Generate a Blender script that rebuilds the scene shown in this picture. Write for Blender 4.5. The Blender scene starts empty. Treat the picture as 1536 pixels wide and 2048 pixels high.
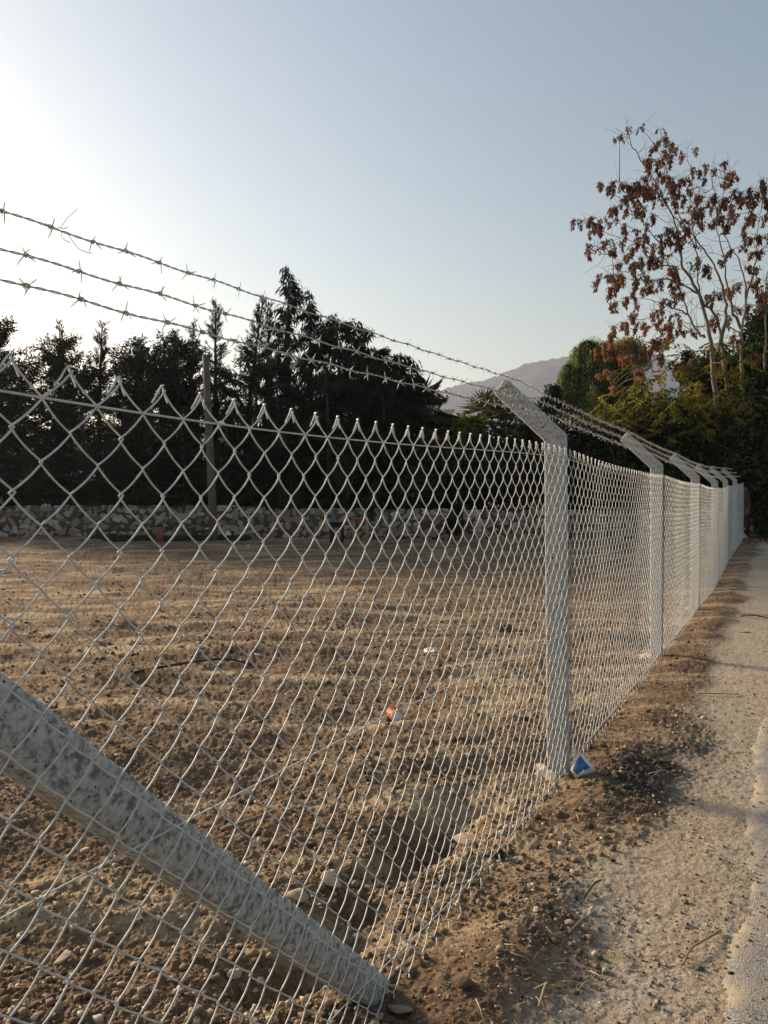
import bpy, bmesh, math, random
import numpy as np
from mathutils import Vector, Matrix, Quaternion
R = math.radians
random.seed(7)
rng = np.random.default_rng(11)
scene = bpy.context.scene
COL = scene.collection

# ------------------------------------------------------------------ camera, sky, sun, exposure
CAMH, F, CX, HY = 1.4, 1500.0, 768.0, 1008.0
cam = bpy.data.cameras.new('camera')
camo = bpy.data.objects.new('camera', cam); COL.objects.link(camo)
cam.sensor_fit = 'VERTICAL'; cam.sensor_height = 36.0; cam.lens = F / 2048 * 36.0
cam.clip_start = 0.05; cam.clip_end = 6000
camo.location = (0, 0, CAMH)
camo.rotation_euler = (R(90) - math.atan(16 / F), 0, 0)
scene.camera = camo

SUN_AZ, SUN_EL = R(-52.0), R(17.0)
world = bpy.data.worlds.new("World"); scene.world = world; world.use_nodes = True
wn = world.node_tree.nodes; wl = world.node_tree.links
bg = wn['Background']
sky = wn.new('ShaderNodeTexSky'); sky.sky_type = 'NISHITA'; sky.sun_disc = False
sky.sun_elevation = SUN_EL; sky.sun_rotation = SUN_AZ
sky.altitude = 0; sky.air_density = 1.6; sky.dust_density = 1.15; sky.ozone_density = 1.1
wl.new(sky.outputs[0], bg.inputs[0]); bg.inputs[1].default_value = 0.054
sl = bpy.data.lights.new('sun', 'SUN'); sl.energy = 4.5; sl.angle = R(12.0); sl.color = (1.0, 0.79, 0.56)
so = bpy.data.objects.new('sun', sl); COL.objects.link(so)
SV = Vector((math.sin(SUN_AZ) * math.cos(SUN_EL), math.cos(SUN_AZ) * math.cos(SUN_EL), math.sin(SUN_EL)))
so.rotation_euler = SV.to_track_quat('Z', 'Y').to_euler()
vs = scene.view_settings
vs.view_transform = 'Standard'; vs.look = 'None'; vs.gamma = 1.0; vs.use_curve_mapping = False
vs.exposure = 1.42
scene.render.engine = 'CYCLES'
cy = scene.cycles
cy.max_bounces = 6; cy.diffuse_bounces = 3; cy.glossy_bounces = 2; cy.transmission_bounces = 3
cy.transparent_max_bounces = 6; cy.volume_bounces = 0; cy.caustics_reflective = False; cy.caustics_refractive = False
cy.use_denoising = True
try: cy.denoiser = 'OPENIMAGEDENOISE'
except Exception: pass
cy.sample_clamp_indirect = 4.0

# ------------------------------------------------------------------ helpers
def P(px, py, Z):                              # a point at depth Z seen at photo pixel px, py
    return np.array([(px - CX) / F * Z, Z, CAMH + (HY - py) / F * Z])

def tag(o, label=None, cat=None, group=None, kind=None):
    if label: o['label'] = label
    if cat: o['category'] = cat
    if group: o['group'] = group
    if kind: o['kind'] = kind
    return o

def empty(name, loc=(0, 0, 0), rz=0.0):
    o = bpy.data.objects.new(name, None); COL.objects.link(o)
    o.location = [float(c) for c in loc]; o.rotation_euler = (0, 0, rz); o.empty_display_size = 0.1
    return o

class MB:                                      # collects vertices and faces, builds ONE mesh object
    def __init__(s): s.V = []; s.F = []; s.n = 0; s.A = []
    def add(s, V, *Fs, tint=None):
        V = np.asarray(V, float).reshape(-1, 3)
        s.V.append(V)
        if tint is None: tint = np.full(len(V), 0.5)
        s.A.append(np.broadcast_to(np.asarray(tint, float), (len(V),)))
        for f in Fs:
            f = np.asarray(f, np.int64)
            if f.size: s.F.append(f + s.n)
        s.n += len(V)
    def mesh(s, name, smooth=False, extra=None):
        V = np.concatenate(s.V) if s.V else np.zeros((0, 3)); me = bpy.data.meshes.new(name)
        me.vertices.add(len(V)); me.vertices.foreach_set('co', V.astype(np.float32).ravel())
        loops = np.concatenate([f.ravel() for f in s.F]); tot = np.concatenate([np.full(len(f), f.shape[1]) for f in s.F])
        st = np.concatenate([[0], np.cumsum(tot)[:-1]])
        me.loops.add(len(loops)); me.loops.foreach_set('vertex_index', loops.astype(np.int32))
        me.polygons.add(len(tot)); me.polygons.foreach_set('loop_start', st.astype(np.int32))
        if smooth: me.polygons.foreach_set('use_smooth', np.ones(len(tot), bool))
        me.update(calc_edges=True)
        at = me.attributes.new('tint', 'FLOAT', 'POINT'); at.data.foreach_set('value', np.concatenate(s.A).astype(np.float32))
        for k, v in (extra or {}).items():
            a2 = me.attributes.new(k, 'FLOAT', 'POINT'); a2.data.foreach_set('value', np.asarray(v, np.float32))
        return me
    def build(s, name, mat, parent=None, smooth=False, extra=None):
        me = s.mesh(name, smooth, extra); me.materials.append(mat)
        o = bpy.data.objects.new(name, me); COL.objects.link(o)
        if parent is not None: o.parent = parent
        return o

def tube(Pn, r, k=6, ref=None, cap=True, closed=False):
    Pn = np.asarray(Pn, float); n = len(Pn)
    T = np.gradient(Pn, axis=0); T /= np.linalg.norm(T, axis=1, keepdims=True) + 1e-12
    if ref is None:
        m = np.abs(T).mean(0); ref = np.zeros(3); ref[int(np.argmin(m))] = 1
    A = np.cross(T, ref); A /= np.linalg.norm(A, axis=1, keepdims=True) + 1e-12
    B = np.cross(T, A)
    a = np.arange(k) * 2 * np.pi / k
    r = np.broadcast_to(np.asarray(r, float), (n,))
    V = Pn[:, None, :] + r[:, None, None] * (np.cos(a)[None, :, None] * A[:, None, :] + np.sin(a)[None, :, None] * B[:, None, :])
    i = np.arange(n - 1)[:, None] * k; j = np.arange(k)[None, :]; j2 = (j + 1) % k
    Fq = np.stack([i + j, i + j2, i + k + j2, i + k + j], -1).reshape(-1, 4)
    V = V.reshape(-1, 3)
    if cap:
        V = np.concatenate([V, Pn[:1], Pn[-1:]])
        jj = np.arange(k); c0 = n * k; c1 = c0 + 1; e = (n - 1) * k
        Ft = np.concatenate([np.stack([np.full(k, c0), (jj + 1) % k, jj], -1), np.stack([np.full(k, c1), e + jj, e + (jj + 1) % k], -1)])
        return V, Fq, Ft
    return V, Fq

def smooth_line(pts, m=6):                     # Catmull-Rom through points
    p = np.asarray(pts, float); n = len(p)
    q = np.concatenate([[2 * p[0] - p[1]], p, [2 * p[-1] - p[-2]]]); out = []
    s = np.linspace(0, 1, m, endpoint=False)[:, None]
    for i in range(n - 1):
        a, b, c, d = q[i], q[i + 1], q[i + 2], q[i + 3]
        out.append(.5 * (2 * b + (c - a) * s + (2 * a - 5 * b + 4 * c - d) * s ** 2 + (3 * b - a - 3 * c + d) * s ** 3))
    return np.concatenate(out + [p[-1:]])

def box(c, sx, sy, sz, rot=None):
    v = np.array([[x, y, z] for z in (-.5, .5) for y in (-.5, .5) for x in (-.5, .5)]) * [sx, sy, sz]
    if rot is not None: v = v @ np.asarray(rot).T
    f = [[0, 2, 3, 1], [4, 5, 7, 6], [0, 1, 5, 4], [2, 6, 7, 3], [0, 4, 6, 2], [1, 3, 7, 5]]
    return v + np.asarray(c), np.array(f)

_PERM = np.random.default_rng(5).random((256, 256))
def vnoise(x, y):
    xi = np.floor(x).astype(int); yi = np.floor(y).astype(int); fx = x - xi; fy = y - yi
    fx = fx * fx * fx * (fx * (fx * 6 - 15) + 10); fy = fy * fy * fy * (fy * (fy * 6 - 15) + 10)
    g = lambda a, b: _PERM[a & 255, b & 255]
    return ((g(xi, yi) * (1 - fx) + g(xi + 1, yi) * fx) * (1 - fy) + (g(xi, yi + 1) * (1 - fx) + g(xi + 1, yi + 1) * fx) * fy) * 2 - 1
def fbm(x, y, o=4, s=0.0):
    t = 0; a = 1; w = 0
    for k in range(o):
        ca, sa = math.cos(.6 * k + .3), math.sin(.6 * k + .3)
        t = t + a * vnoise((x * ca - y * sa) * 2 ** k + 17.3 * k + s, (x * sa + y * ca) * 2 ** k + 5.1 * k - s); w += a; a *= .5
    return t / w
def sstep(a, b, x):
    t = np.clip((x - a) / (b - a), 0, 1); return t * t * (3 - 2 * t)

# ------------------------------------------------------------------ fence line and ground shape
FX, FY = 0.910, 3.91
FD = np.array([.471, .882]); FN = np.array([.882, -.471])
def fpt(t, n, z):
    t = np.asarray(t, float); n = np.asarray(n, float) - .07 * sstep(8, 14, t)
    return np.stack(np.broadcast_arrays(FX + FD[0] * t + FN[0] * n, FY + FD[1] * t + FN[1] * n, np.asarray(z, float)), -1)
def fcoord(x, y):
    return (x - FX) * FD[0] + (y - FY) * FD[1], (x - FX) * FN[0] + (y - FY) * FN[1]
def rise(y): 
    return .04 * np.log1p(np.exp((np.clip(y, -50, 60) - 12.6) * 2)) / 2
def zline(t): return rise(FY + FD[1] * np.asarray(t, float))

def path_mask(x, y):
    t, n = fcoord(x, y)
    return sstep(.31, .50, n + .22 * fbm(x * 1.7, y * 1.7, 3, 3.0) - .1 * sstep(1, 4, t) - .10 * np.exp(-((t - .3) / 1.2) ** 2))
def dark_mask(x, y):
    t, n = fcoord(x, y)
    d = np.maximum(np.exp(-((t - .15) / .42) ** 2 - ((n - .40) / .20) ** 2), .8 * np.exp(-((t - .75) / .35) ** 2 - ((n - .58) / .12) ** 2))
    d = np.maximum(d, .55 * np.exp(-((t + 1.35) / .3) ** 2 - ((n - .34) / .08) ** 2))
    return np.clip(d * 1.5 * (.75 + .6 * fbm(x * 5, y * 5, 3, 8.0)), 0, 1)
def ground_z(x, y, fine=True):
    t, n = fcoord(x, y)
    z = rise(y)
    pm = path_mask(x, y); soil = 1 - pm; field = sstep(.15, -.25, n)
    z = z - .014 * sstep(.5, -.6, t) * sstep(.9, .3, n)
    z = z + .045 * np.exp(-((n - .28) / .16) ** 2) * (.6 + .7 * fbm(t * 1.1, n * 2, 2, 4.0))
    z = z - .12 * np.exp(-((n + .30) / .13) ** 2) * sstep(-2.6, -1.9, t) * sstep(-.1, -.6, t) * np.clip(.75 + 1.1 * fbm(x * 3.3, y * 3.3, 3, 6.6), .1, 1.5)
    z = z - .05 * np.exp(-((n + 1.5) / .5) ** 2) * sstep(-3, -1, t) * sstep(3, 1, t)
    z = z + field * (.055 * fbm(x * .55, y * .55, 3) + .05 * fbm(x * .35 + .2 * y, y * 1.9, 3, 9.0) + .021 * fbm(x * .8, y * 5.6, 3, 2.0))
    soil = soil * (1 - .45 * sstep(-.05, .15, n))
    z = z + soil * (.028 * fbm(x * 3.1, y * 3.1, 4, 1.0))
    z = z + pm * (.010 * fbm(x * 1.6, y * 1.6, 4, 6.0))
    if fine:
        a = fbm(x * 17, y * 17, 3, 2.5); b = fbm(x * 47, y * 47, 2, 7.7)
        c3 = fbm(x * 120, y * 120, 2, 3.3)
        z = z + soil * (.011 * (1 - 2 * np.abs(a)) + .008 * b + .010 * np.maximum(a, .15) + .0035 * c3) + pm * .0016 * c3 + pm * (.0030 * a + .0028 * b)
        dm = dark_mask(x, y); z = z + dm * (.012 + .012 * b + .01 * a)
    z = np.where(n > .95, z - .03 * sstep(.95, 1.08, n), z)
    return z
def gz(x, y): return float(ground_z(np.array([float(x)]), np.array([float(y)]))[0])
def on_ground(px, py):                          # world point where the photo pixel meets the ground
    Z = 1.4 * F / max(py - HY, 5.0)
    for _ in range(25):
        X = (px - CX) / F * Z; z = float(ground_z(np.array([X]), np.array([Z]), False)[0])
        Z = .5 * Z + .5 * (CAMH - z) * F / (py - HY)
    return np.array([(px - CX) / F * Z, Z, gz((px - CX) / F * Z, Z)])

# ------------------------------------------------------------------ materials
def newmat(name):
    m = bpy.data.materials.new(name); m.use_nodes = True
    nt = m.node_tree; b = nt.nodes['Principled BSDF']
    return m, nt, b
def N(nt, t, **kw):
    n = nt.nodes.new(t)
    for k, v in kw.items(): setattr(n, k, v)
    return n
def ramp(nt, fac, stops):
    r = N(nt, 'ShaderNodeValToRGB'); e = r.color_ramp.elements
    while len(e) < len(stops): e.new(.5)
    for el, (p, c) in zip(e, stops): el.position = p; el.color = (*c, 1) if len(c) == 3 else c
    nt.links.new(fac, r.inputs[0]); return r.outputs[0]
def noise(nt, scale, detail=4, rough=.6, vec=None, stretch=None):
    n = N(nt, 'ShaderNodeTexNoise'); n.inputs['Scale'].default_value = scale; n.inputs['Detail'].default_value = detail; n.inputs['Roughness'].default_value = rough
    if vec is None:
        tc = N(nt, 'ShaderNodeTexCoord'); vec = tc.outputs['Object']
    if stretch:
        mp = N(nt, 'ShaderNodeMapping'); mp.inputs['Scale'].default_value = stretch; nt.links.new(vec, mp.inputs[0]); vec = mp.outputs[0]
    nt.links.new(vec, n.inputs['Vector']); return n.outputs['Fac']
def mixc(nt, fac, a, b, mode='MIX'):
    m = N(nt, 'ShaderNodeMix', data_type='RGBA', blend_type=mode)
    if isinstance(fac, (int, float)): m.inputs[0].default_value = fac
    else: nt.links.new(fac, m.inputs[0])
    for s, v in ((m.inputs[6], a), (m.inputs[7], b)):
        if isinstance(v, (tuple, list)): s.default_value = (*v, 1)
        else: nt.links.new(v, s)
    return m.outputs[2]
def attr(nt, name):
    a = N(nt, 'ShaderNodeAttribute'); a.attribute_name = name; return a.outputs['Fac']
def bump(nt, b, h, strength=.5, dist=.01):
    bp = N(nt, 'ShaderNodeBump'); bp.inputs['Strength'].default_value = strength; bp.inputs['Distance'].default_value = dist
    nt.links.new(h, bp.inputs['Height']); nt.links.new(bp.outputs[0], b.inputs['Normal'])
def simple(name, col, rough=.8, metal=0.0, var=0.0, scale=8, spec=.3):
    m, nt, b = newmat(name)
    b.inputs['Roughness'].default_value = rough; b.inputs['Metallic'].default_value = metal; b.inputs['Specular IOR Level'].default_value = spec
    lo = tuple(c * (1 - var) for c in col); hi = tuple(min(1, c * (1 + var)) for c in col)
    nt.links.new(ramp(nt, noise(nt, scale), [(.3, lo), (.7, hi)]), b.inputs['Base Color'])
    return m

def ground_mat():
    m, nt, b = newmat('earth')
    L = nt.links.new
    n1 = noise(nt, 1.1, 5, .6); n2 = noise(nt, 14, 6, .7); n3 = noise(nt, 90, 5, .75); n4 = noise(nt, 260, 3, .7); ns = noise(nt, 1.0, 5, .65, stretch=(.5, 2.6, 1))
    soil = ramp(nt, n2, [(.30, (.066, .044, .028)), (.5, (.165, .109, .067)), (.66, (.30, .212, .136)), (.8, (.44, .34, .24))])
    soil = mixc(nt, ramp(nt, n1, [(.35, (0, 0, 0)), (.7, (.75, .75, .75))]), soil, (.205, .132, .075))
    soil = mixc(nt, ramp(nt, ns, [(.48, (0, 0, 0)), (.62, (.9, .9, .9))]), soil, (.45, .34, .21))
    path = ramp(nt, n2, [(.28, (.29, .235, .175)), (.5, (.45, .385, .30)), (.72, (.57, .50, .40))])
    path = mixc(nt, ramp(nt, noise(nt, 2.3, 4, .6), [(.42, (0, 0, 0)), (.66, (.7, .7, .7))]), path, (.40, .30, .19))
    path = mixc(nt, ramp(nt, n3, [(.36, (.85, .85, .85)), (.46, (0, 0, 0))]), path, (.17, .135, .10))
    soil = mixc(nt, ramp(nt, n3, [(.56, (0, 0, 0)), (.66, (.75, .75, .75))]), soil, (.47, .37, .245))
    soil = mixc(nt, ramp(nt, n3, [(.34, (.7, .7, .7)), (.44, (0, 0, 0))]), soil, (.085, .055, .034))
    path = mixc(nt, ramp(nt, n4, [(.56, (0, 0, 0)), (.64, (.6, .6, .6))]), path, (.60, .53, .43))
    path = mixc(nt, ramp(nt, n4, [(.34, (.75, .75, .75)), (.43, (0, 0, 0))]), path, (.15, .12, .09))
    c = mixc(nt, attr(nt, 'path'), soil, path)
    vor = N(nt, 'ShaderNodeTexVoronoi'); vor.inputs['Scale'].default_value = 55
    tc = N(nt, 'ShaderNodeTexCoord'); L(tc.outputs['Object'], vor.inputs['Vector'])
    c = mixc(nt, .35, c, ramp(nt, vor.outputs['Distance'], [(.0, (1, 1, 1)), (.5, (.72, .72, .72)), (.9, (.35, .33, .3))]), 'MULTIPLY')
    c = mixc(nt, attr(nt, 'dark'), c, ramp(nt, n3, [(.35, (.030, .026, .024)), (.7, (.10, .088, .075))]))
    L(c, b.inputs['Base Color']); b.inputs['Roughness'].default_value = .95; b.inputs['Specular IOR Level'].default_value = .12
    mx = N(nt, 'ShaderNodeMath', operation='ADD'); L(n3, mx.inputs[0]); L(n2, mx.inputs[1])
    bump(nt, b, mx.outputs[0], .8, .012)
    return m
M_ground = ground_mat()

def road_mat():
    m, nt, b = newmat('old_asphalt'); L = nt.links.new
    v = N(nt, 'ShaderNodeTexVoronoi'); v.inputs['Scale'].default_value = 210; tc = N(nt, 'ShaderNodeTexCoord'); L(tc.outputs['Object'], v.inputs['Vector'])
    c = ramp(nt, v.outputs['Color'], [(.15, (.085, .081, .076)), (.5, (.20, .19, .175)), (.85, (.40, .38, .35))])
    c = mixc(nt, ramp(nt, noise(nt, 1.4, 5, .6), [(.42, (.05, .05, .05)), (.7, (.6, .6, .6))]), c, (.25, .235, .21))
    c = mixc(nt, attr(nt, 'tint'), c, (.37, .31, .232))
    L(c, b.inputs['Base Color']); b.inputs['Roughness'].default_value = .9; b.inputs['Specular IOR Level'].default_value = .2
    bump(nt, b, v.outputs['Distance'], .5, .003); return m
M_road = road_mat()

def concrete_mat(name, mottle):
    m, nt, b = newmat(name); L = nt.links.new
    n1 = noise(nt, 55, 6, .75); n2 = noise(nt, 60, 5, .7)
    c = ramp(nt, n2, [(.36, (.22, .23, .235)), (.47, (.38, .385, .38)), (.60, (.48, .48, .46))])
    c = mixc(nt, ramp(nt, n1, [(.46, (.0, .0, .0)), (.54, (mottle,) * 3)]), c, ramp(nt, noise(nt, 60, 3, .6), [(.42, (.13, .138, .146)), (.56, (.33, .337, .34))]))
    v = N(nt, 'ShaderNodeTexVoronoi'); v.inputs['Scale'].default_value = 70; tc = N(nt, 'ShaderNodeTexCoord'); L(tc.outputs['Object'], v.inputs['Vector'])
    pit = ramp(nt, v.outputs['Distance'], [(.13, (1, 1, 1)), (.20, (0, 0, 0))])
    gate = ramp(nt, v.outputs['Color'], [(.58, (0, 0, 0)), (.60, (1, 1, 1))])
    pm = mixc(nt, 1.0, pit, gate, 'MULTIPLY')
    c = mixc(nt, pm, c, (.05, .05, .05))
    L(c, b.inputs['Base Color']); b.inputs['Roughness'].default_value = .88; b.inputs['Specular IOR Level'].default_value = .25
    s = N(nt, 'ShaderNodeMath', operation='SUBTRACT'); L(n2, s.inputs[0]); L(pm, s.inputs[1]); bump(nt, b, s.outputs[0], .35, .006)
    return m
M_conc = concrete_mat('concrete', .22); M_brace = concrete_mat('mottled_concrete', .9)
M_dusty = simple('dusty_cement', (.30, .26, .21), .95, 0, .4, 45)

def wire_mat():
    m, nt, b = newmat('galvanised_wire')
    nt.links.new(ramp(nt, noise(nt, 60, 3), [(.3, (.44, .46, .46)), (.7, (.66, .67, .65))]), b.inputs['Base Color'])
    b.inputs['Metallic'].default_value = .2; b.inputs['Roughness'].default_value = .6; return m
M_wire = wire_mat()
M_barb = simple('barbed_steel', (.46, .46, .44), .42, .55, .2, 50)
M_hole = simple('shadowed_bore', (.02, .02, .02), .95)

def foliage_mat(name, c0, c1, c2, trans=.3):
    m, nt, b = newmat(name); L = nt.links.new
    col = ramp(nt, attr(nt, 'tint'), [(0, c0), (.5, c1), (1, c2)])
    nt.nodes.remove(b); out = nt.nodes['Material Output']
    d = N(nt, 'ShaderNodeBsdfDiffuse'); t = N(nt, 'ShaderNodeBsdfTranslucent'); mx = N(nt, 'ShaderNodeMixShader'); mx.inputs[0].default_value = trans
    L(col, d.inputs[0]); L(col, t.inputs[0]); L(d.outputs[0], mx.inputs[1]); L(t.outputs[0], mx.inputs[2]); L(mx.outputs[0], out.inputs[0])
    return m
M_conif = foliage_mat('conifer_needles', (.011, .015, .009), (.023, .030, .017), (.046, .052, .028), .14)
M_cedar = foliage_mat('cedar_needles', (.010, .015, .010), (.022, .030, .018), (.050, .056, .034), .14)
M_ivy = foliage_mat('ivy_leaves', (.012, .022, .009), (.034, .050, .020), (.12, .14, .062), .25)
M_pepper = foliage_mat('pepper_leaves', (.06, .085, .026), (.17, .21, .075), (.30, .33, .13), .45)
M_yellow = foliage_mat('turning_leaves', (.045, .066, .016), (.145, .145, .026), (.32, .255, .045), .4)
M_bunch = foliage_mat('dry_seed_leaves', (.105, .052, .032), (.215, .108, .060), (.38, .20, .105), .38)
M_palm = foliage_mat('palm_leaves', (.02, .03, .014), (.055, .07, .03), (.12, .13, .06), .25)
M_grass = foliage_mat('grass_blades', (.018, .04, .010), (.04, .075, .02), (.08, .11, .03), .3)
M_dryleaf = foliage_mat('fallen_leaf', (.08, .05, .025), (.18, .115, .06), (.30, .21, .12), .2)
M_straw = foliage_mat('dry_straw', (.16, .11, .06), (.30, .22, .13), (.46, .38, .26), .1)
M_bark = simple('bark', (.075, .060, .045), .95, 0, .45, 12)
M_greybark = simple('grey_bark', (.19, .165, .135), .95, 0, .35, 9)
M_shadecore = simple('shade_core', (.012, .014, .008), 1.0, 0, .4, 6, .05)  # near-black fill for solid lumps added inside crowns to block light

def stone_var_mat(name, stops, scale=25, rough=.9):
    m, nt, b = newmat(name); L = nt.links.new
    c = ramp(nt, attr(nt, 'tint'), stops)
    n = noise(nt, scale, 5, .65)
    c = mixc(nt, .6, c, ramp(nt, n, [(.3, (.45, .45, .45)), (.7, (1, 1, 1))]), 'MULTIPLY')
    L(c, b.inputs['Base Color']); b.inputs['Roughness'].default_value = rough; b.inputs['Specular IOR Level'].default_value = .2
    bump(nt, b, n, .5, .01); return m
M_clod = stone_var_mat('soil_clods', [(0, (.10, .066, .041)), (.45, (.21, .148, .096)), (.75, (.39, .305, .215)), (1, (.62, .54, .44))], 40)
M_clod2 = stone_var_mat('dark_crumbs', [(0, (.035, .03, .026)), (1, (.17, .14, .11))], 40)
M_stone = stone_var_mat('field_stone', [(0, (.27, .19, .12)), (.5, (.44, .34, .24)), (1, (.70, .63, .53))], 30)
M_wallstone = stone_var_mat('wall_stone', [(0, (.14, .108, .082)), (.5, (.33, .285, .235)), (1, (.56, .505, .435))], 9)
M_mortar = simple('mortar', (.07, .058, .048), .95, 0, .3, 10)

# ------------------------------------------------------------------ ground, path, road
def build_ground():
    rows = [1.15]
    while rows[-1] < 29:
        z = rows[-1]; rows.append(z + float(np.clip(z * z / 1050, .0032, .11)))
    Z = np.array(rows)
    u = np.linspace(-.60, .60, 760)
    tail = np.cumsum(np.geomspace(.004, .3, 26))
    u = np.concatenate([-.60 - tail[::-1], u, .60 + tail])
    U, ZZ = np.meshgrid(u, Z); X = U * ZZ
    jit = 1 + 0 * X
    H = ground_z(X, ZZ)
    nr, nc = X.shape
    V = np.stack([X, ZZ, H], -1).reshape(-1, 3)
    pm = path_mask(X, ZZ).ravel(); dm = dark_mask(X, ZZ).ravel()
    i = np.arange(nr - 1)[:, None] * nc + np.arange(nc - 1)[None, :]
    Q = np.stack([i, i + 1, i + nc + 1, i + nc], -1).reshape(-1, 4)
    cx = V[Q].mean(1); t, n = fcoord(cx[:, 0], cx[:, 1])
    for name, sel in (('ground', n <= .06), ('dirt_path', n > .06)):
        q = Q[sel]; used, inv = np.unique(q, return_inverse=True)
        mb = MB(); mb.add(V[used], inv.reshape(-1, 4))
        o = mb.build(name, M_ground, smooth=True, extra={'path': pm[used], 'dark': dm[used]})
        tag(o, kind='structure')
    mb = MB(); S = 2700
    mb.add([[-S, -S, -.35], [S, -S, -.35], [S, S, -.35], [-S, S, -.35]], [[0, 1, 2, 3]])
    o = mb.build('terrain', M_ground, extra={'path': np.zeros(4), 'dark': np.zeros(4)}); tag(o, kind='structure')
build_ground()

def road_z(x, y, m):
    return rise(y) + .0115 - .020 * np.exp(-np.maximum(m, 0) / .032) + .0055 * fbm(x * 14, y * 14, 4, 3.) * np.exp(-np.maximum(m, 0) / .10) + .0011 * fbm(x * 60, y * 60, 2) + .004 * fbm(x * 3, y * 3, 3)
def surf_z(x, y):
    t, n = fcoord(x, y); m = n - (.885 + .05 * sstep(0, 3, t))
    return np.where(m > 0, np.maximum(ground_z(x, y), road_z(x, y, m)), ground_z(x, y))
def build_road():
    t = np.concatenate([np.arange(-4.2, 3, .012), np.arange(3, 21, .06)])
    nn = np.concatenate([[0], np.cumsum(np.geomspace(.006, .12, 70))])
    edge = .885 + .035 * fbm(t * 1.3, t * 0 + 3, 3) + .022 * fbm(t * 9, t * 0 + 9, 3) + .05 * sstep(0, 3, t)
    Tm, Nm = np.meshgrid(t, nn, indexing='ij'); Nn = edge[:, None] + Nm
    x = FX + FD[0] * Tm + FN[0] * Nn; y = FY + FD[1] * Tm + FN[1] * Nn
    z = road_z(x, y, Nm)
    V = np.stack([x, y, z], -1).reshape(-1, 3); nr, nc = x.shape
    i = np.arange(nr - 1)[:, None] * nc + np.arange(nc - 1)[None, :]
    Q = np.stack([i, i + nc, i + nc + 1, i + 1], -1).reshape(-1, 4)
    mb = MB(); mb.add(V, Q, tint=np.clip(np.exp(-Nm / .07) * (.7 + 1.7 * fbm(x * 9, y * 9, 4, 2.)) , 0, 1).ravel())
    tag(mb.build('road', M_road, smooth=True), kind='structure')
build_road()

# ------------------------------------------------------------------ chain link fabric
S0 = 3.396
NOFF = .068
def _wire_fit():
    tt, zz = [], []
    for px, py in [(0, 784), (83, 795), (187, 812), (278, 826), (360, 838), (435, 848), (497, 855), (558, 865), (605, 871), (655, 876), (768, 884), (958, 900), (1088, 911)]:
        u = (px - CX) / F; t = (u * (FY + FN[1] * NOFF) - (FX + FN[0] * NOFF)) / (FD[0] - FD[1] * u)
        tt.append(t); zz.append(CAMH + (HY - py) / F * (FY + FD[1] * t + FN[1] * NOFF))
    return np.polyfit(tt, zz, 4), tt
_wc, _wtt = _wire_fit()
def ztop(t):                                   # height of the top tension wire
    t = np.asarray(t, float)
    a = np.polyval(_wc, np.clip(t, _wtt[0] - .1, 0))
    f = (t / S0) % 1
    b = 1.612 + zline(t) + .0 * f - .02 * 4 * f * (1 - f) * (t > 0) + (float(np.polyval(_wc, 0)) - 1.612) * np.exp(-np.clip(t, 0, None) / .6)
    return np.where(t < 0, a, b)
WD, HT, ROWS, TA = .0988, .0945, 17, -3.137
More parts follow.
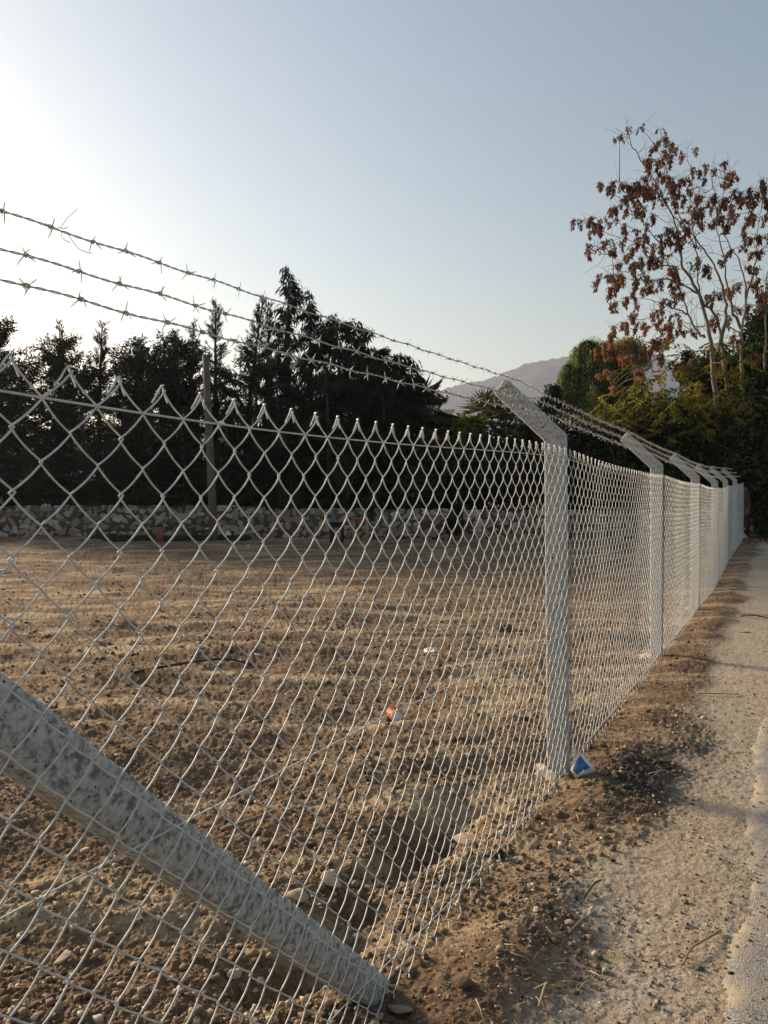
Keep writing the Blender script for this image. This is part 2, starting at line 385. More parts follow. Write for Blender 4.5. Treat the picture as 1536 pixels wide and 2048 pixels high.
def build_fabric():
    root = empty('chain_link_fence', fpt(0, NOFF, 0))
    tag(root, 'long galvanised chain link fence fabric with diamond mesh running beside the dirt path', 'fence')
    o3 = np.array(root.location)
    mb = MB(); p = WD / 2
    k0 = int(round((-3.75 - TA) / p)); k1 = int((20.35 - TA) / p)
    for k in range(k0, k1):
        t0 = TA + k * p
        near = t0 < 2.2; mid = t0 < 7
        m = 6 if near else (4 if mid else 2); sides = 6 if near else (4 if mid else 3)
        rad = .00175 if t0 < 5 else (.0016 if t0 < 9 else .0013)
        # nodes: odd columns sit half a diamond away; column 0 holds nodes on the wire
        ks = k % 2
        s = np.arange(0, 2 * ROWS * m + 1) / m         # half-diamond steps, from the top tip down
        j = np.floor(s).astype(int); f = s - j
        up = (j + (1 - ks)) % 2 == 0                   # going from left node to right node while descending?
        fx = np.where(up, f, 1 - f)
        e = .045
        fx = -e + fx * (1 + 2 * e)
        zz = s * HT / 2 + .018 * HT * np.sin(np.pi * f)     # strands sag below the chord
        depth = np.where(up, -1, 1) * .0034 * np.sin(np.pi * f)
        jit = .0036 * vnoise(s * .35 + k * 3.7, s * 0 + k * 1.9)
        t = t0 + fx * p + jit
        wob = .016 * fbm(t * 1.1, zz * 1.3, 2, 5.0) * (1 if near else .6)
        z = ztop(t) + HT / 2 - zz + .002 * vnoise(s * .5, s * 0 + k * .77)
        # the fabric is cut to whole diamonds; its foot follows the earth
        pts = fpt(t, NOFF + depth + wob - .006, z) - o3
        mb.add(*tube(pts, rad, sides, ref=np.array([FN[0], FN[1], 0]), cap=near))
        # knuckle where two wires are turned over each other at the top
        if ks == 1 and t0 < 9:
            lp = np.array([(-.027, -.0255), (-.015, -.010), (-.006, .004), (.001, .0085), (.007, .004), (.0125, -.008), (.018, -.021)])
            if near: lp = smooth_line(np.c_[lp, lp[:, 0] * 0], 3)[:, :2]
            tt = t0 + lp[:, 0] + .0012; zt = ztop(np.full(len(lp), t0)) + HT / 2 + lp[:, 1]
            pts = fpt(tt, NOFF - .006 + np.where(lp[:, 0] < .002, .0055, -.002), zt) - o3
            mb.add(*tube(pts, rad, sides, ref=np.array([FN[0], FN[1], 0])))
        if t0 < 6:                                     # twisted cut ends at the foot
            sgn = 1 if ks else -1
            tb = t0 + (p if ks else 0) * 0 + (0 if (2 * ROWS) % 2 == 0 and ks else p * (0 if ks else 1))
            zb = float(ztop(np.array(t0))) + HT / 2 - ROWS * HT
            pts = fpt(tb + np.array([0, .004 * sgn, .013 * sgn]), NOFF + np.array([0, .003, .006]), zb + np.array([.0, -.018, -.042])) - o3
            mb.add(*tube(pts, rad * .9, 4))
    mb.build('wire_mesh', M_wire, root, smooth=True)
    for dz, r in ((0, .0020), (-.80, .0016), (-1.53, .0016)):
        t = np.concatenate([np.arange(-3.75, 6, .05), np.arange(6, 20.41, .2)])
        z = ztop(t) + dz
        if dz < -1: z = zline(t) + np.interp(t, [-3.6, -2.22, -1.57, -1.07, 0, 1], [.17, .12, .063, .044, .035, .05])
        elif dz < 0: z = zline(t) + np.interp(t, [-3.6, -2, 0, 2], [.81, .805, .74, .76])
        pts = fpt(t, NOFF + (.004 if dz == 0 else -.012), z) - o3
        tb = MB(); tb.add(*tube(pts, r, 6)); tb.build('tension_wire', M_wire, root, smooth=True)
    return root
build_fabric()

# ------------------------------------------------------------------ concrete posts and brace
HOLES = [(-.272, 2.022), (-.161, 1.905), (-.058, 1.80), (-.01, 1.53), (-.01, 1.42), (-.01, 1.12), (-.01, .84), (-.01, .566), (-.01, .28)]
def post_mesh():
    prof = [(-.046, -.35), (.052, -.35), (.052, 1.762), (-.262, 2.072), (-.322, 1.995), (-.050, 1.728)]
    bm = bmesh.new(); w = .045
    va = [bm.verts.new((n, -w, z)) for n, z in prof]; vb = [bm.verts.new((n, w, z)) for n, z in prof]
    bm.faces.new(va); bm.faces.new(vb[::-1])
    for i in range(6):
        j = (i + 1) % 6; bm.faces.new((va[j], va[i], vb[i], vb[j]))
    bmesh.ops.recalc_face_normals(bm, faces=bm.faces)
    bmesh.ops.bevel(bm, geom=list(bm.edges), offset=.0095, segments=3, affect='EDGES', profile=.5)
    me = bpy.data.meshes.new('concrete_post'); bm.to_mesh(me); bm.free()
    return me
def bore(me, holes):
    bm = bmesh.new()
    for n, z in holes:
        bmesh.ops.create_cone(bm, cap_ends=True, segments=8, radius1=.0065, radius2=.0065, depth=.3, matrix=Matrix.Translation((n, 0, z)) @ Matrix.Rotation(R(90), 4, 'X'))
    cut = bpy.data.meshes.new('cut'); bm.to_mesh(cut); bm.free()
    a = bpy.data.objects.new('tmp', me); b = bpy.data.objects.new('tmp2', cut); COL.objects.link(a); COL.objects.link(b)
    md = a.modifiers.new('b', 'BOOLEAN'); md.object = b; md.operation = 'DIFFERENCE'; md.solver = 'EXACT'
    dg = bpy.context.evaluated_depsgraph_get(); out = bpy.data.meshes.new_from_object(a.evaluated_get(dg)); out.name = 'concrete_post'
    bpy.data.objects.remove(a); bpy.data.objects.remove(b); bpy.data.meshes.remove(cut)
    return out
pm_mesh = bore(post_mesh(), HOLES)
pm_mesh.materials.clear(); pm_mesh.materials.append(M_conc)
for pl in pm_mesh.polygons: pl.use_smooth = False
def slump_mesh(seed, r=.17, h=.05):
    g = np.random.default_rng(seed); a = np.linspace(0, 2 * np.pi, 28, endpoint=False); rr = np.linspace(.2, 1, 8)
    A, Q = np.meshgrid(a, rr); out = 1 + .25 * np.sin(2 * A + seed) + .15 * np.sin(5 * A + 2 * seed)
    X = Q * r * out * np.cos(A); Y = Q * r * out * np.sin(A); Zh = h * (1 - Q ** 2) - .025 * Q + .010 * fbm(X * 40 + seed, Y * 40, 3)
    mb = MB(); k = 28; i = np.arange(7)[:, None] * k; j = np.arange(k)[None, :]; j2 = (j + 1) % k
    mb.add(np.stack([X, Y, Zh], -1).reshape(-1, 3), np.stack([i + j, i + j2, i + k + j2, i + k + j], -1).reshape(-1, 4)); return mb
WIRES = [(-.235, 2.062), (-.126, 1.950), (-.027, 1.850)]
HEAD = math.atan2(FN[1], FN[0])                # local x = towards the path
def tie_mb(hn, hz, wn, wz):
    mb = MB()
    mb.add(*tube([(hn, -.058, hz), (hn + .3 * (wn - hn), -.060, hz + .3 * (wz - hz)), (wn - .004, -.056, wz - .004), (wn + .004, -.02, wz + .006), (wn, .02, wz + .008), (wn - .006, .056, wz - .004), (hn, .058, hz)], .0016, 5))
    return mb
tie_src = [tie_mb(h[0], h[1], w[0] + .004, w[1]).mesh('tie_wire', True) for h, w in zip(HOLES[:3], WIRES)]
for me in tie_src: me.materials.append(M_wire)
POST_LABEL = ['nearest grey concrete post with bent top, blue carton leaning at its foot',
  'second grey concrete post beyond the post with the blue carton, bent top against dark hedge',
  'third grey concrete post with bent top, counted from the nearest along the fence',
  'fourth grey concrete post with bent top, counted from the nearest along the fence',
  'fifth grey concrete post with bent top, next to last before the stone pillar',
  'farthest grey concrete post with bent top, last one before the stone pillar']
for k in range(0, 6):
    t = S0 * k; z = float(zline(t))
    r = empty('concrete_post', fpt(t, 0, z), HEAD)
    tag(r, POST_LABEL[k], 'post', 'bent concrete posts along the fence')
    sh = bpy.data.objects.new('shaft', pm_mesh); COL.objects.link(sh); sh.parent = r
    if k == 0: r.rotation_euler = (R(0), R(-.55), HEAD)
    for me in tie_src:
        o = bpy.data.objects.new('tie_wire', me); COL.objects.link(o); o.parent = r
    fo = slump_mesh(k + 3, .12, .03).build('concrete_footing', M_dusty, r, smooth=True)
    fo.location = (-.05, 0, gz(*fpt(t, 0, 0)[:2]) - z + .004)

def build_brace():
    d = np.array([-.732, .681]); q = np.array([-.681, -.732])      # along and across in (t, z)
    L = 2.35; w = .093
    root = empty('concrete_brace', fpt(-1.93, 0, 0)); o3 = np.array(root.location)
    tag(root, 'mottled grey concrete brace beam slanting down behind the mesh, its foot in the soil', 'brace')
    a = np.array([-1.97, .03]) - d * .02
    s = np.linspace(0, L, 120); corner = []
    b = .010; hw = .048
    ring = [(b, -hw), (w - b, -hw), (w, -hw + b), (w, hw - b), (w - b, hw), (b, hw), (0, hw - b), (0, -hw + b)]
    V = []
    for si in s:
        for j, (ac, nn) in enumerate(ring):
            wv = .0022 * float(vnoise(np.array([si * 9 + j * .0]), np.array([j * 3.3]))[0]) + .003 * float(vnoise(np.array([si * 2.5]), np.array([j * 7.7]))[0])
            taper = 1.0 if si > .75 else .94 + .08 * si
            ac2 = (ac * taper) + wv
            tz = a + d * si + q * ac2 * (1)
            if si == 0: tz = tz + d * (.035 * ac / w)
            V.append(fpt(tz[0], nn + wv - .008, tz[1]))
    V = np.array(V) - o3; k = 8; n = len(s)
    i = np.arange(n - 1)[:, None] * k; j = np.arange(k)[None, :]; j2 = (j + 1) % k
    mb = MB(); Q = np.stack([i + j, i + j2, i + k + j2, i + k + j], -1).reshape(-1, 4)
    mb.add(V, Q, np.array([list(range(k))[::-1]]), np.array([[(n - 1) * k + x for x in range(k)]]))
    mb.build('beam', M_brace, root)
    bc = MB(); 
build_brace()

# ------------------------------------------------------------------ barbed wire
PXW = [[(0, 425), (118, 460), (200, 487), (275, 512), (348, 537), (462, 575), (620, 625), (760, 672), (900, 718), (1022, 757)],
       [(0, 497), (140, 540), (225, 563), (308, 587), (445, 627), (620, 677), (760, 718), (880, 752), (1000, 783)],
       [(0, 560), (130, 592), (235, 620), (310, 640), (470, 680), (620, 720), (760, 757), (900, 787), (1060, 828)]]
def barb_mesh(seed):
    g = random.Random(seed); mb = MB()
    a = np.linspace(0, 4.6 * np.pi, 26); x = np.linspace(-.005, .005, 26)
    mb.add(*tube(np.stack([x, .0036 * np.cos(a), .0036 * np.sin(a)], -1), .0013, 5, ref=np.array([1., 0, 0])))
    for q in range(4):
        th = g.uniform(0, 2 * math.pi); th = q * math.pi / 2 + g.uniform(-.5, .5); L = g.uniform(.015, .023); sx = g.uniform(-.009, .009)
        x0 = (-.005, .005, -.003, .003)[q]
        mb.add(*tube([(x0, .002 * math.cos(th), .002 * math.sin(th)), (x0 + sx * .5, L * .55 * math.cos(th), L * .55 * math.sin(th)), (x0 + sx, L * math.cos(th), L * math.sin(th))], [.0012, .0012, .0007], 4))
    me = mb.mesh('barb', True); me.materials.append(M_barb); return me, mb
barbs = [barb_mesh(s) for s in range(6)]
WLAB = ['topmost strand of barbed wire above the chain link, a loose tie end hanging from it', 'middle strand of barbed wire strung along the bent post tops', 'lowest strand of barbed wire strung just above the bend of the posts']
for w, (wn0, wz0) in enumerate(WIRES):
    wn = wn0 + .006; wzp = wz0 + .004
    tp, zp = [], []
    for px, py in PXW[w]:
        uu = (px - CX) / F
        t = (uu * (FY + FN[1] * wn) - (FX + FN[0] * wn)) / (FD[0] - FD[1] * uu); Z = FY + FD[1] * t + FN[1] * wn
        tp.append(t); zp.append(CAMH + (HY - py) / F * Z)
    co = np.polyfit(tp, zp, 3); c0 = np.polyval(co, 0.0)
    def wz(t):
        t = np.asarray(t, float)
        f = (t / S0) % 1
        near = np.polyval(co, np.clip(t, tp[0] - .3, 0)) + (wzp - c0) * np.exp(np.minimum(t, 0) / .5)
        return np.where(t < 0, near, wzp + zline(t) - .018 * 4 * f * (1 - f))
    root = empty('barbed_wire', fpt(0, wn, wzp)); o3 = np.array(root.location)
    tag(root, WLAB[w], 'barbed wire', 'strands of barbed wire over the fence')
    mb = MB()
    t = np.arange(-3.6, 5.0, .006)
    for ph in (0, math.pi):
        a = t * 2 * math.pi / .055 + ph
        mb.add(*tube(fpt(t, wn + .0014 * np.cos(a), wz(t) + .0014 * np.sin(a) + .002 * np.sin(t * 23 + w)) - o3, .0012, 5, ref=np.array([FN[0], FN[1], 0.])))
    t2 = np.arange(4.9, 20.41, .04)
    mb.add(*tube(fpt(t2, wn, wz(t2)) - o3, .0024, 4))
    mb.build('twisted_strand', M_barb, root, smooth=True)
    far = MB(); t = -3.45 + .03 * w; nb = 0
    while t < 20.35:
        pos = fpt(t, wn, float(wz(t)) + .002 * math.sin(t * 23 + w)) - o3
        e1 = fpt(t + .02, wn, float(wz(t + .02))) - o3
        dirv = Vector(e1 - pos).normalized()
        rot = dirv.to_track_quat('X', 'Z') @ Quaternion((1, 0, 0), random.uniform(0, 6.28))
        bi = random.randrange(6)
        if nb < 96:
            o = bpy.data.objects.new('barb', barbs[bi][0]); COL.objects.link(o); o.parent = root
            o.location = pos; o.rotation_mode = 'QUATERNION'; o.rotation_quaternion = rot
        else:
            Rm = np.array(rot.to_matrix()); s = barbs[bi][1]; off = 0
            V = np.concatenate(s.V) @ Rm.T * 1.05 + pos
            far.add(V, *[f for f in s.F if f.shape[1] == 4], *[f for f in s.F if f.shape[1] == 3])
        nb += 1; t += random.uniform(.088, .112)
    fo = far.build('barb', M_barb, root); fo['kind'] = 'stuff'
    if w == 0:
        lt = MB(); q = lambda px, py, d=0: np.array(P(px, py, 1.66 + d)) - o3
        for pl in ([(98, 450), (112, 458), (122, 462), (126, 470)], [(124, 458), (132, 446), (140, 436), (156, 422)], [(118, 456), (128, 459), (138, 457)], [(126, 466), (126, 476), (133, 483), (143, 487)], [(136, 466), (146, 482), (158, 498), (172, 505), (186, 509)]):
            pts = smooth_line([q(a, b, .01 * i) for i, (a, b) in enumerate(pl)], 5)
            lt.add(*tube(pts, .0009, 4))
        lt.build('loose_tie_wire', M_barb, root, smooth=True)

# ------------------------------------------------------------------ rock helpers
def ico(sub):
    bm = bmesh.new(); bmesh.ops.create_icosphere(bm, subdivisions=sub, radius=1)
    V = np.array([v.co[:] for v in bm.verts]); Fc = np.array([[v.index for v in f.verts] for f in bm.faces]); bm.free(); return V, Fc
IC1, IC2, IC3 = ico(1), ico(2), ico(3)
def rock_shape(seed, base=IC2, planes=9, rough=.06):
    g = np.random.default_rng(seed); V = base[0].copy()
    planes = planes * 2
    for _ in range(planes):                     # chip flat facets off a ball
        d = g.normal(size=3); d /= np.linalg.norm(d); h = g.uniform(.42, .86); s = V @ d
        V = V - np.outer(np.maximum(s - h, 0), d)
    V = V * (1 + rough * g.normal(size=(len(V), 1)))
    return V * g.uniform(.65, 1.0, 3) * [1.15, 1, .8]

# ------------------------------------------------------------------ loose earth: crumbs and straw
def scatter(count, zmin, zmax, nlo, nhi, spread=.58):
    Z = 1 / rng.uniform(1 / zmax, 1 / zmin, count); X = rng.uniform(-spread, spread, count) * Z
    t, n = fcoord(X, Z); k = (n > nlo) & (n < nhi) & (t > -4.5)
    return X[k], Z[k]
def crumbs(name, X, Y, size, mat, tint, base=IC1, label=None, sink=.3):
    m = len(X); nv = len(base[0])
    H = surf_z(X, Y)
    V = np.broadcast_to(base[0], (m, nv, 3)) * rng.uniform(.55, 1.25, (m, nv, 1)) * rng.uniform(.6, 1.15, (m, 1, 3)) * [1, 1, .7]
    a = rng.uniform(0, 2 * np.pi, m); c, s = np.cos(a), np.sin(a)
    Rm = np.zeros((m, 3, 3)); Rm[:, 0, 0] = c; Rm[:, 0, 1] = -s; Rm[:, 1, 0] = s; Rm[:, 1, 1] = c; Rm[:, 2, 2] = 1
    V = np.einsum('mij,mvj->mvi', Rm, V) * size[:, None, None]
    V = V + np.stack([X, Y, H + size * sink], -1)[:, None, :]
    Fc = (base[1][None] + (np.arange(m) * nv)[:, None, None]).reshape(-1, 3)
    mb = MB(); mb.add(V.reshape(-1, 3), Fc, tint=np.repeat(tint, nv))
    o = mb.build(name, mat); tag(o, label, None, None, 'stuff'); return o
X, Y = scatter(46000, 1.75, 9.0, -9, .62)
patch = fbm(X * 1.6, Y * 1.6, 3, 4.4); k = (rng.random(len(X)) < np.clip(.55 + 1.1 * patch, .12, 1)) & (path_mask(X, Y) < .75) & ((fcoord(X, Y)[1] < .08) | (rng.random(len(X)) < .5)); X, Y = X[k], Y[k]
size = .0028 * (1 - rng.random(len(X))) ** -.55; size = np.clip(size, .0028, .017) * np.clip(.75 + .14 * Y, 1, 1.7)
crumbs('soil_crumbs', X, Y, size, M_clod, np.clip(rng.beta(1.6, 1.9, len(X)), 0, 1), label='crumbly brown soil clods and grit over the dug earth')
X, Y = scatter(3000, 8.0, 21, -30, .2)
size = np.clip(.008 * (1 - rng.random(len(X))) ** -.45, .008, .032)
crumbs('field_rubble', X, Y, size, M_clod, rng.beta(2, 1.8, len(X)), label='small stones and clods over the far side of the bare field')
X, Y = scatter(36000, 1.75, 8, .15, 1.25); k = rng.random(len(X)) < np.clip(.4 + fbm(X * 2.2, Y * 2.2, 3, 1.7), .08, 1); X, Y = X[k], Y[k]
crumbs('path_grit', X, Y, np.clip(.0018 * (1 - rng.random(len(X))) ** -.5, .0018, .007) * np.clip(.6 + .2 * Y, 1, 1.6), M_clod, rng.beta(1.2, 1.0, len(X)), label='fine pale grit over the trodden dirt path')
X, Y = scatter(9000, 1.75, 11, .1, .95)
keep = (dark_mask(X, Y) > .3) | (rng.random(len(X)) < .22); X, Y = X[keep], Y[keep]
size = np.clip(.0022 * (1 - rng.random(len(X))) ** -.5, .0022, .012) * np.where(dark_mask(X, Y) > .3, 1.6, 1)
crumbs('dark_crumbs', X, Y, size, M_clod2, rng.random(len(X)), label='dark crumbs and grit scattered over the dirt path edge')
def straw(count, zmin, zmax, nlo, nhi, name, label, cluster=None):
    X, Y = scatter(count, zmin, zmax, nlo, nhi)
    if cluster is not None: k = rng.random(len(X)) < cluster(X, Y); X, Y = X[k], Y[k]
    mb = MB()
    for x, y in zip(X, Y):
        a = random.uniform(0, 6.28); L = random.uniform(.015, .075) * (1 + .1 * y); z = gz(x, y) + .006
        dx, dy = math.cos(a) * L, math.sin(a) * L; c = random.uniform(-.2, .2) * L
        x2, y2 = x + dx, y + dy; z2 = gz(x2, y2) + .006 + random.uniform(0, .012)
        mb.add(*tube([(x, y, z), ((x + x2) / 2 - dy * .2 * c / L, (y + y2) / 2 + dx * .2 * c / L, (z + z2) / 2 + .006), (x2, y2, z2)], random.uniform(.0009, .0022), 3), tint=random.random())
    o = mb.build(name, M_straw); tag(o, label, None, None, 'stuff')
straw(1500, 1.8, 7, -6, .85, 'dry_straw', 'dry straw bits and broken stalks strewn over the soil', lambda x, y: np.clip(.15 + 1.4 * fbm(x * 1.3, y * 1.3, 2, 12.), .04, 1) * (path_mask(x, y) < .85))

# individual stones
stone_meshes = []
for s in range(9):
    mb = MB(); V = rock_shape(s + 40, IC2, 10, .02); mb.add(V, IC2[1], tint=rng.uniform(.1, .85)); me = mb.mesh('stone'); me.materials.append(M_stone); stone_meshes.append(me)
def put_stone(x, y, size, label, group=None, mesh=None, sc=(1, 1, 1), rz=None, sink=.25, name='stone', cat='stone'):
    o = bpy.data.objects.new(name, mesh or random.choice(stone_meshes)); COL.objects.link(o)
    o.location = (x, y, gz(x, y) + size * sc[2] * sink); o.scale = (size * sc[0], size * sc[1], size * sc[2])
    o.rotation_euler = (random.uniform(-.35, .35), random.uniform(-.35, .35), random.uniform(0, 6.28) if rz is None else rz)
    tag(o, label, cat, group); return o
X, Y = scatter(330, 1.85, 8.5, -7, .1); k = rng.random(len(X)) < .62; 
for x, y in list(zip(X[k], Y[k]))[:170]:
    put_stone(x, y, float(np.clip(.0085 * (1 - rng.random()) ** -.42, .0085, .028)) * (.8 + .1 * y), 'small rough stone half sunk in the bare soil behind the mesh', 'small stones in the soil behind the mesh', sc=(1.2, 1, .75))
X, Y = scatter(260, 1.9, 6.5, .12, .88)
for x, y in list(zip(X, Y))[:44]:
    put_stone(x, y, float(np.clip(.006 * (1 - rng.random()) ** -.4, .006, .014)) * (.8 + .1 * y), 'small loose pebble lying on the dirt between mesh and road', 'pebbles on the path side of the mesh', sc=(1.2, 1, .7))
def big_stone(px, py, size, label, tint=.6, sc=(1, 1, .7), seed=1, sink=.35, mat=None, rz=None, name='stone', cat='stone'):
    p = on_ground(px, py); mb = MB(); mb.add(rock_shape(seed, IC3, 12, .012), IC3[1], tint=tint); me = mb.mesh('stone'); me.materials.append(mat or M_stone)
    return put_stone(p[0], p[1], size, label, None, me, sc, rz, sink, name, cat)
big_stone(546, 1228, .075, 'upright cream stone standing alone in mid field', .95, (.8, .8, 1.15), 3, .7)
big_stone(290, 1472, .045, 'tan angular stone in the soil left of the drain hose end', .75, (1.3, 1, .8), 5)
big_stone(935, 1690, .075, 'pale flat slab of rock under the mesh foot beside the trench', .55, (.9, 1.3, .45), 6, .3)
big_stone(600, 1815, .060, 'rounded pale brown rock just right of the concrete brace', .45, (1.1, 1, .9), 7)
big_stone(665, 1782, .050, 'tan rock with dark shaded side right of the brace rock', .55, (1.2, 1, .75), 8)
big_stone(1185, 1830, .026, 'cream coloured flat pebble on the path with sharp corner', .98, (1.25, .9, .6), 9, .5)
big_stone(1075, 1832, .019, 'small cream pebble left of the flat cream pebble on the path', .85, (1, .9, .8), 10, .5)
big_stone(1000, 1722, .034, 'black clod of earth beside the mesh foot', .0, (1.1, 1, .75), 12, .4, M_clod2, name='earth_clod', cat='clod')
big_stone(930, 1985, .045, 'large brown earth clod near the bottom edge right of the brace foot', .3, (1, 1, .8), 13, .35, M_clod, name='earth_clod', cat='clod')
big_stone(800, 2032, .045, 'brown flat stone touching the foot of the concrete brace', .35, (1.3, 1, .55), 14, .35)
big_stone(1228, 1728, .014, 'dark pebble with long shadow in the middle of the path', .1, (1.2, 1, .8), 15, .5, M_clod2)
big_stone(1490, 1265, .085, 'long pale grey flat stone lying on the path near the road', 1.0, (1.15, .45, .22), 16, .6, rz=.1)
big_stone(8, 1147, .17, 'white lump of rubble at the left edge of the field', 1.0, (1.3, .8, .45), 17, .5)
big_stone(455, 1078, .24, 'white and brown lump lying in the grass before the wall', .95, (1, .7, .85), 18, .6)
big_stone(600, 1130, .10, 'flat dull stone in the far field', .4, (1.5, .8, .5), 19)
big_stone(905, 1597, .035, 'orange brown stone in the trench behind the mesh', .3, (1.1, .8, .9), 20, .5)
big_stone(318, 1725, .035, 'pale stone under the brace beam', .8, (1.2, 1, .7), 21)
big_stone(470, 1965, .035, 'pale rounded stone at the bottom left of the brace foot', .7, (1.2, .9, .7), 22)
big_stone(120, 1935, .036, 'wide tan stone in the lower left corner behind the mesh', .6, (1.3, 1, .6), 23)
big_stone(1050, 1445, .05, 'dark reddish clod left of the nearest post', .2, (1.3, 1, .8), 24, .4, M_clod, name='earth_clod', cat='clod')
big_stone(1015, 1265, .13, 'dark brown heap of earth behind the mesh', .15, (1.4, .8, .6), 25, .4, M_clod, name='earth_clod', cat='clod')

# ------------------------------------------------------------------ litter and sticks
def stick(pts, r, label, mat=M_straw, name='stick', cat='stick', lift=.008, tint=.5):
    w = []
    for i, q in enumerate(pts):
        p = on_ground(q[0], q[1]); p[2] += lift + (q[2] if len(q) > 2 else 0); w.append(p)
    w = smooth_line(w, 5); mb = MB(); c = w[0].copy()
    rr = np.linspace(r, r * .6, len(w)) * (1 + .12 * np.sin(np.arange(len(w)) * 2.1))
    mb.add(*tube(w - c, rr, 6), tint=tint); o = mb.build(name, mat, smooth=True); o.location = c; tag(o, label, cat); return o
stick([(1445, 1872), (1415, 1895, .01), (1385, 1917, .012), (1370, 1940)], .0045, 'forked pale stick lying on the path by the road edge', tint=.55)
stick([(1140, 1878), (1165, 1858, .01), (1185, 1840)], .004, 'thin straight stick below the flat cream pebble')
stick([(1170, 1805), (1190, 1782, .012), (1205, 1768)], .0045, 'dark bent twig above the flat cream pebble', M_bark)
stick([(1265, 1723), (1290, 1727, .006), (1310, 1728)], .003, 'short brown stalk lying across the middle of the path')
stick([(1195, 1650), (1215, 1648, .01), (1232, 1640)], .004, 'short pale stalk below the blue carton')
stick([(1155, 1638), (1158, 1648, .012), (1160, 1655)], .004, 'stubby pale stalk in the heap of stalks below the carton')
stick([(1080, 2025), (1092, 2000, .02), (1096, 1995, .02), (1070, 1993)], .0035, 'bent V shaped stalk near the bottom of the path edge', tint=.9)
stick([(1300, 1560), (1330, 1558, .012), (1356, 1560)], .003, 'pale stalk lying over the black patch', tint=.8)
stick([(1482, 1233), (1510, 1237, .03), (1545, 1240)], .012, 'dark branch with pale cut end lying across the far path', M_bark)
stick([(1395, 1390), (1430, 1393, .01), (1480, 1392)], .006, 'pale dry stem lying beside the road edge', tint=.7)
stick([(440, 1668), (500, 1662, .03), (545, 1640, .02)], .010, 'crooked dry root right of the brace', M_greybark)
stick([(268, 1352), (330, 1341, .02), (400, 1333, .03), (455, 1329, .025), (500, 1333)], .0135, 'dark bent drain hose lying in the field', simple('black_hose', (.035, .032, .03), .6), 'hose', 'hose', .01)
stick([(272, 1548), (300, 1537, .01), (325, 1522, .015)], .003, 'yellow straw stalk behind the mesh above the brace', tint=1)

def lathe(prof, k=28):
    a = np.arange(k) * 2 * np.pi / k; V = np.array([[r * math.cos(x), r * math.sin(x), z] for r, z in prof for x in a]); n = len(prof)
    i = np.arange(n - 1)[:, None] * k; j = np.arange(k)[None, :]; j2 = (j + 1) % k
    return V, np.stack([i + j, i + j2, i + k + j2, i + k + j], -1).reshape(-1, 4)
M_white = simple('white_paper', (.74, .73, .70), .6, 0, .06, 20)
M_orange = simple('orange_print', (.50, .13, .035), .5, 0, .35, 18)
def cup():
    p = on_ground(790, 1446)
    r = empty('paper_cup', p + [0, 0, .034]); tag(r, 'orange paper cup lying on its side with white base towards the camera', 'cup')
    r.rotation_euler = (R(84), R(0), R(-18)); r.rotation_euler = Vector((.25, -1, .02)).to_track_quat('Z', 'Y').to_euler()
    mb = MB(); mb.add(*lathe([(.036, .048), (.0365, .052), (.0375, .05), (.044, -.05), (.046, -.052), (.044, -.054), (.042, -.05), (.0345, .044)])); mb.build('sleeve', M_orange, r, True)
    mb = MB(); mb.add(*lathe([(.0005, .047), (.030, .046), (.0345, .050), (.0360, .0525)])); mb.build('base', M_white, r, True)
cup()
def crumple(px, py, sx, sy, sz, name, label, cat, seed, mat=M_white):
    p = on_ground(px, py); V = IC3[0].copy(); g = np.random.default_rng(seed)
    for _ in range(26):
        d = g.normal(size=3); d /= np.linalg.norm(d); h = g.uniform(.3, .8); s = V @ d; V = V - np.outer(np.maximum(s - h, 0) * 1.5, d)
    V = V * (1 + .14 * g.normal(size=(len(V), 1))) * [sx, sy, sz]
    V[:, 2] += sz * .75; mb = MB(); mb.add(V, IC3[1]); o = mb.build(name, mat); o.location = p; tag(o, label, cat)
M_plastic = simple('white_plastic', (.80, .80, .77), .4, 0, .05, 20)
crumple(860, 1312, .13, .07, .05, 'plastic_bag', 'crumpled white plastic bag lying in the field left of the nearest post', 'bag', 4, M_plastic)
crumple(968, 1417, .035, .03, .025, 'paper_scrap', 'small white scrap of paper on dark stones behind the mesh', 'scrap', 5)
crumple(495, 1095, .10, .06, .05, 'paper_scrap', 'pale crumpled scrap in the field before the stone wall', 'scrap', 6)
crumple(817, 1103, .13, .06, .035, 'paper_scrap', 'white flat scrap in the far field right of the wooden table', 'scrap', 7)
crumple(518, 1315, .055, .03, .02, 'paper_scrap', 'white scrap by the end of the drain hose', 'scrap', 8)
crumple(1338, 1935, .016, .008, .008, 'paper_scrap', 'tiny white scrap on the path beside the forked stick', 'scrap', 9)

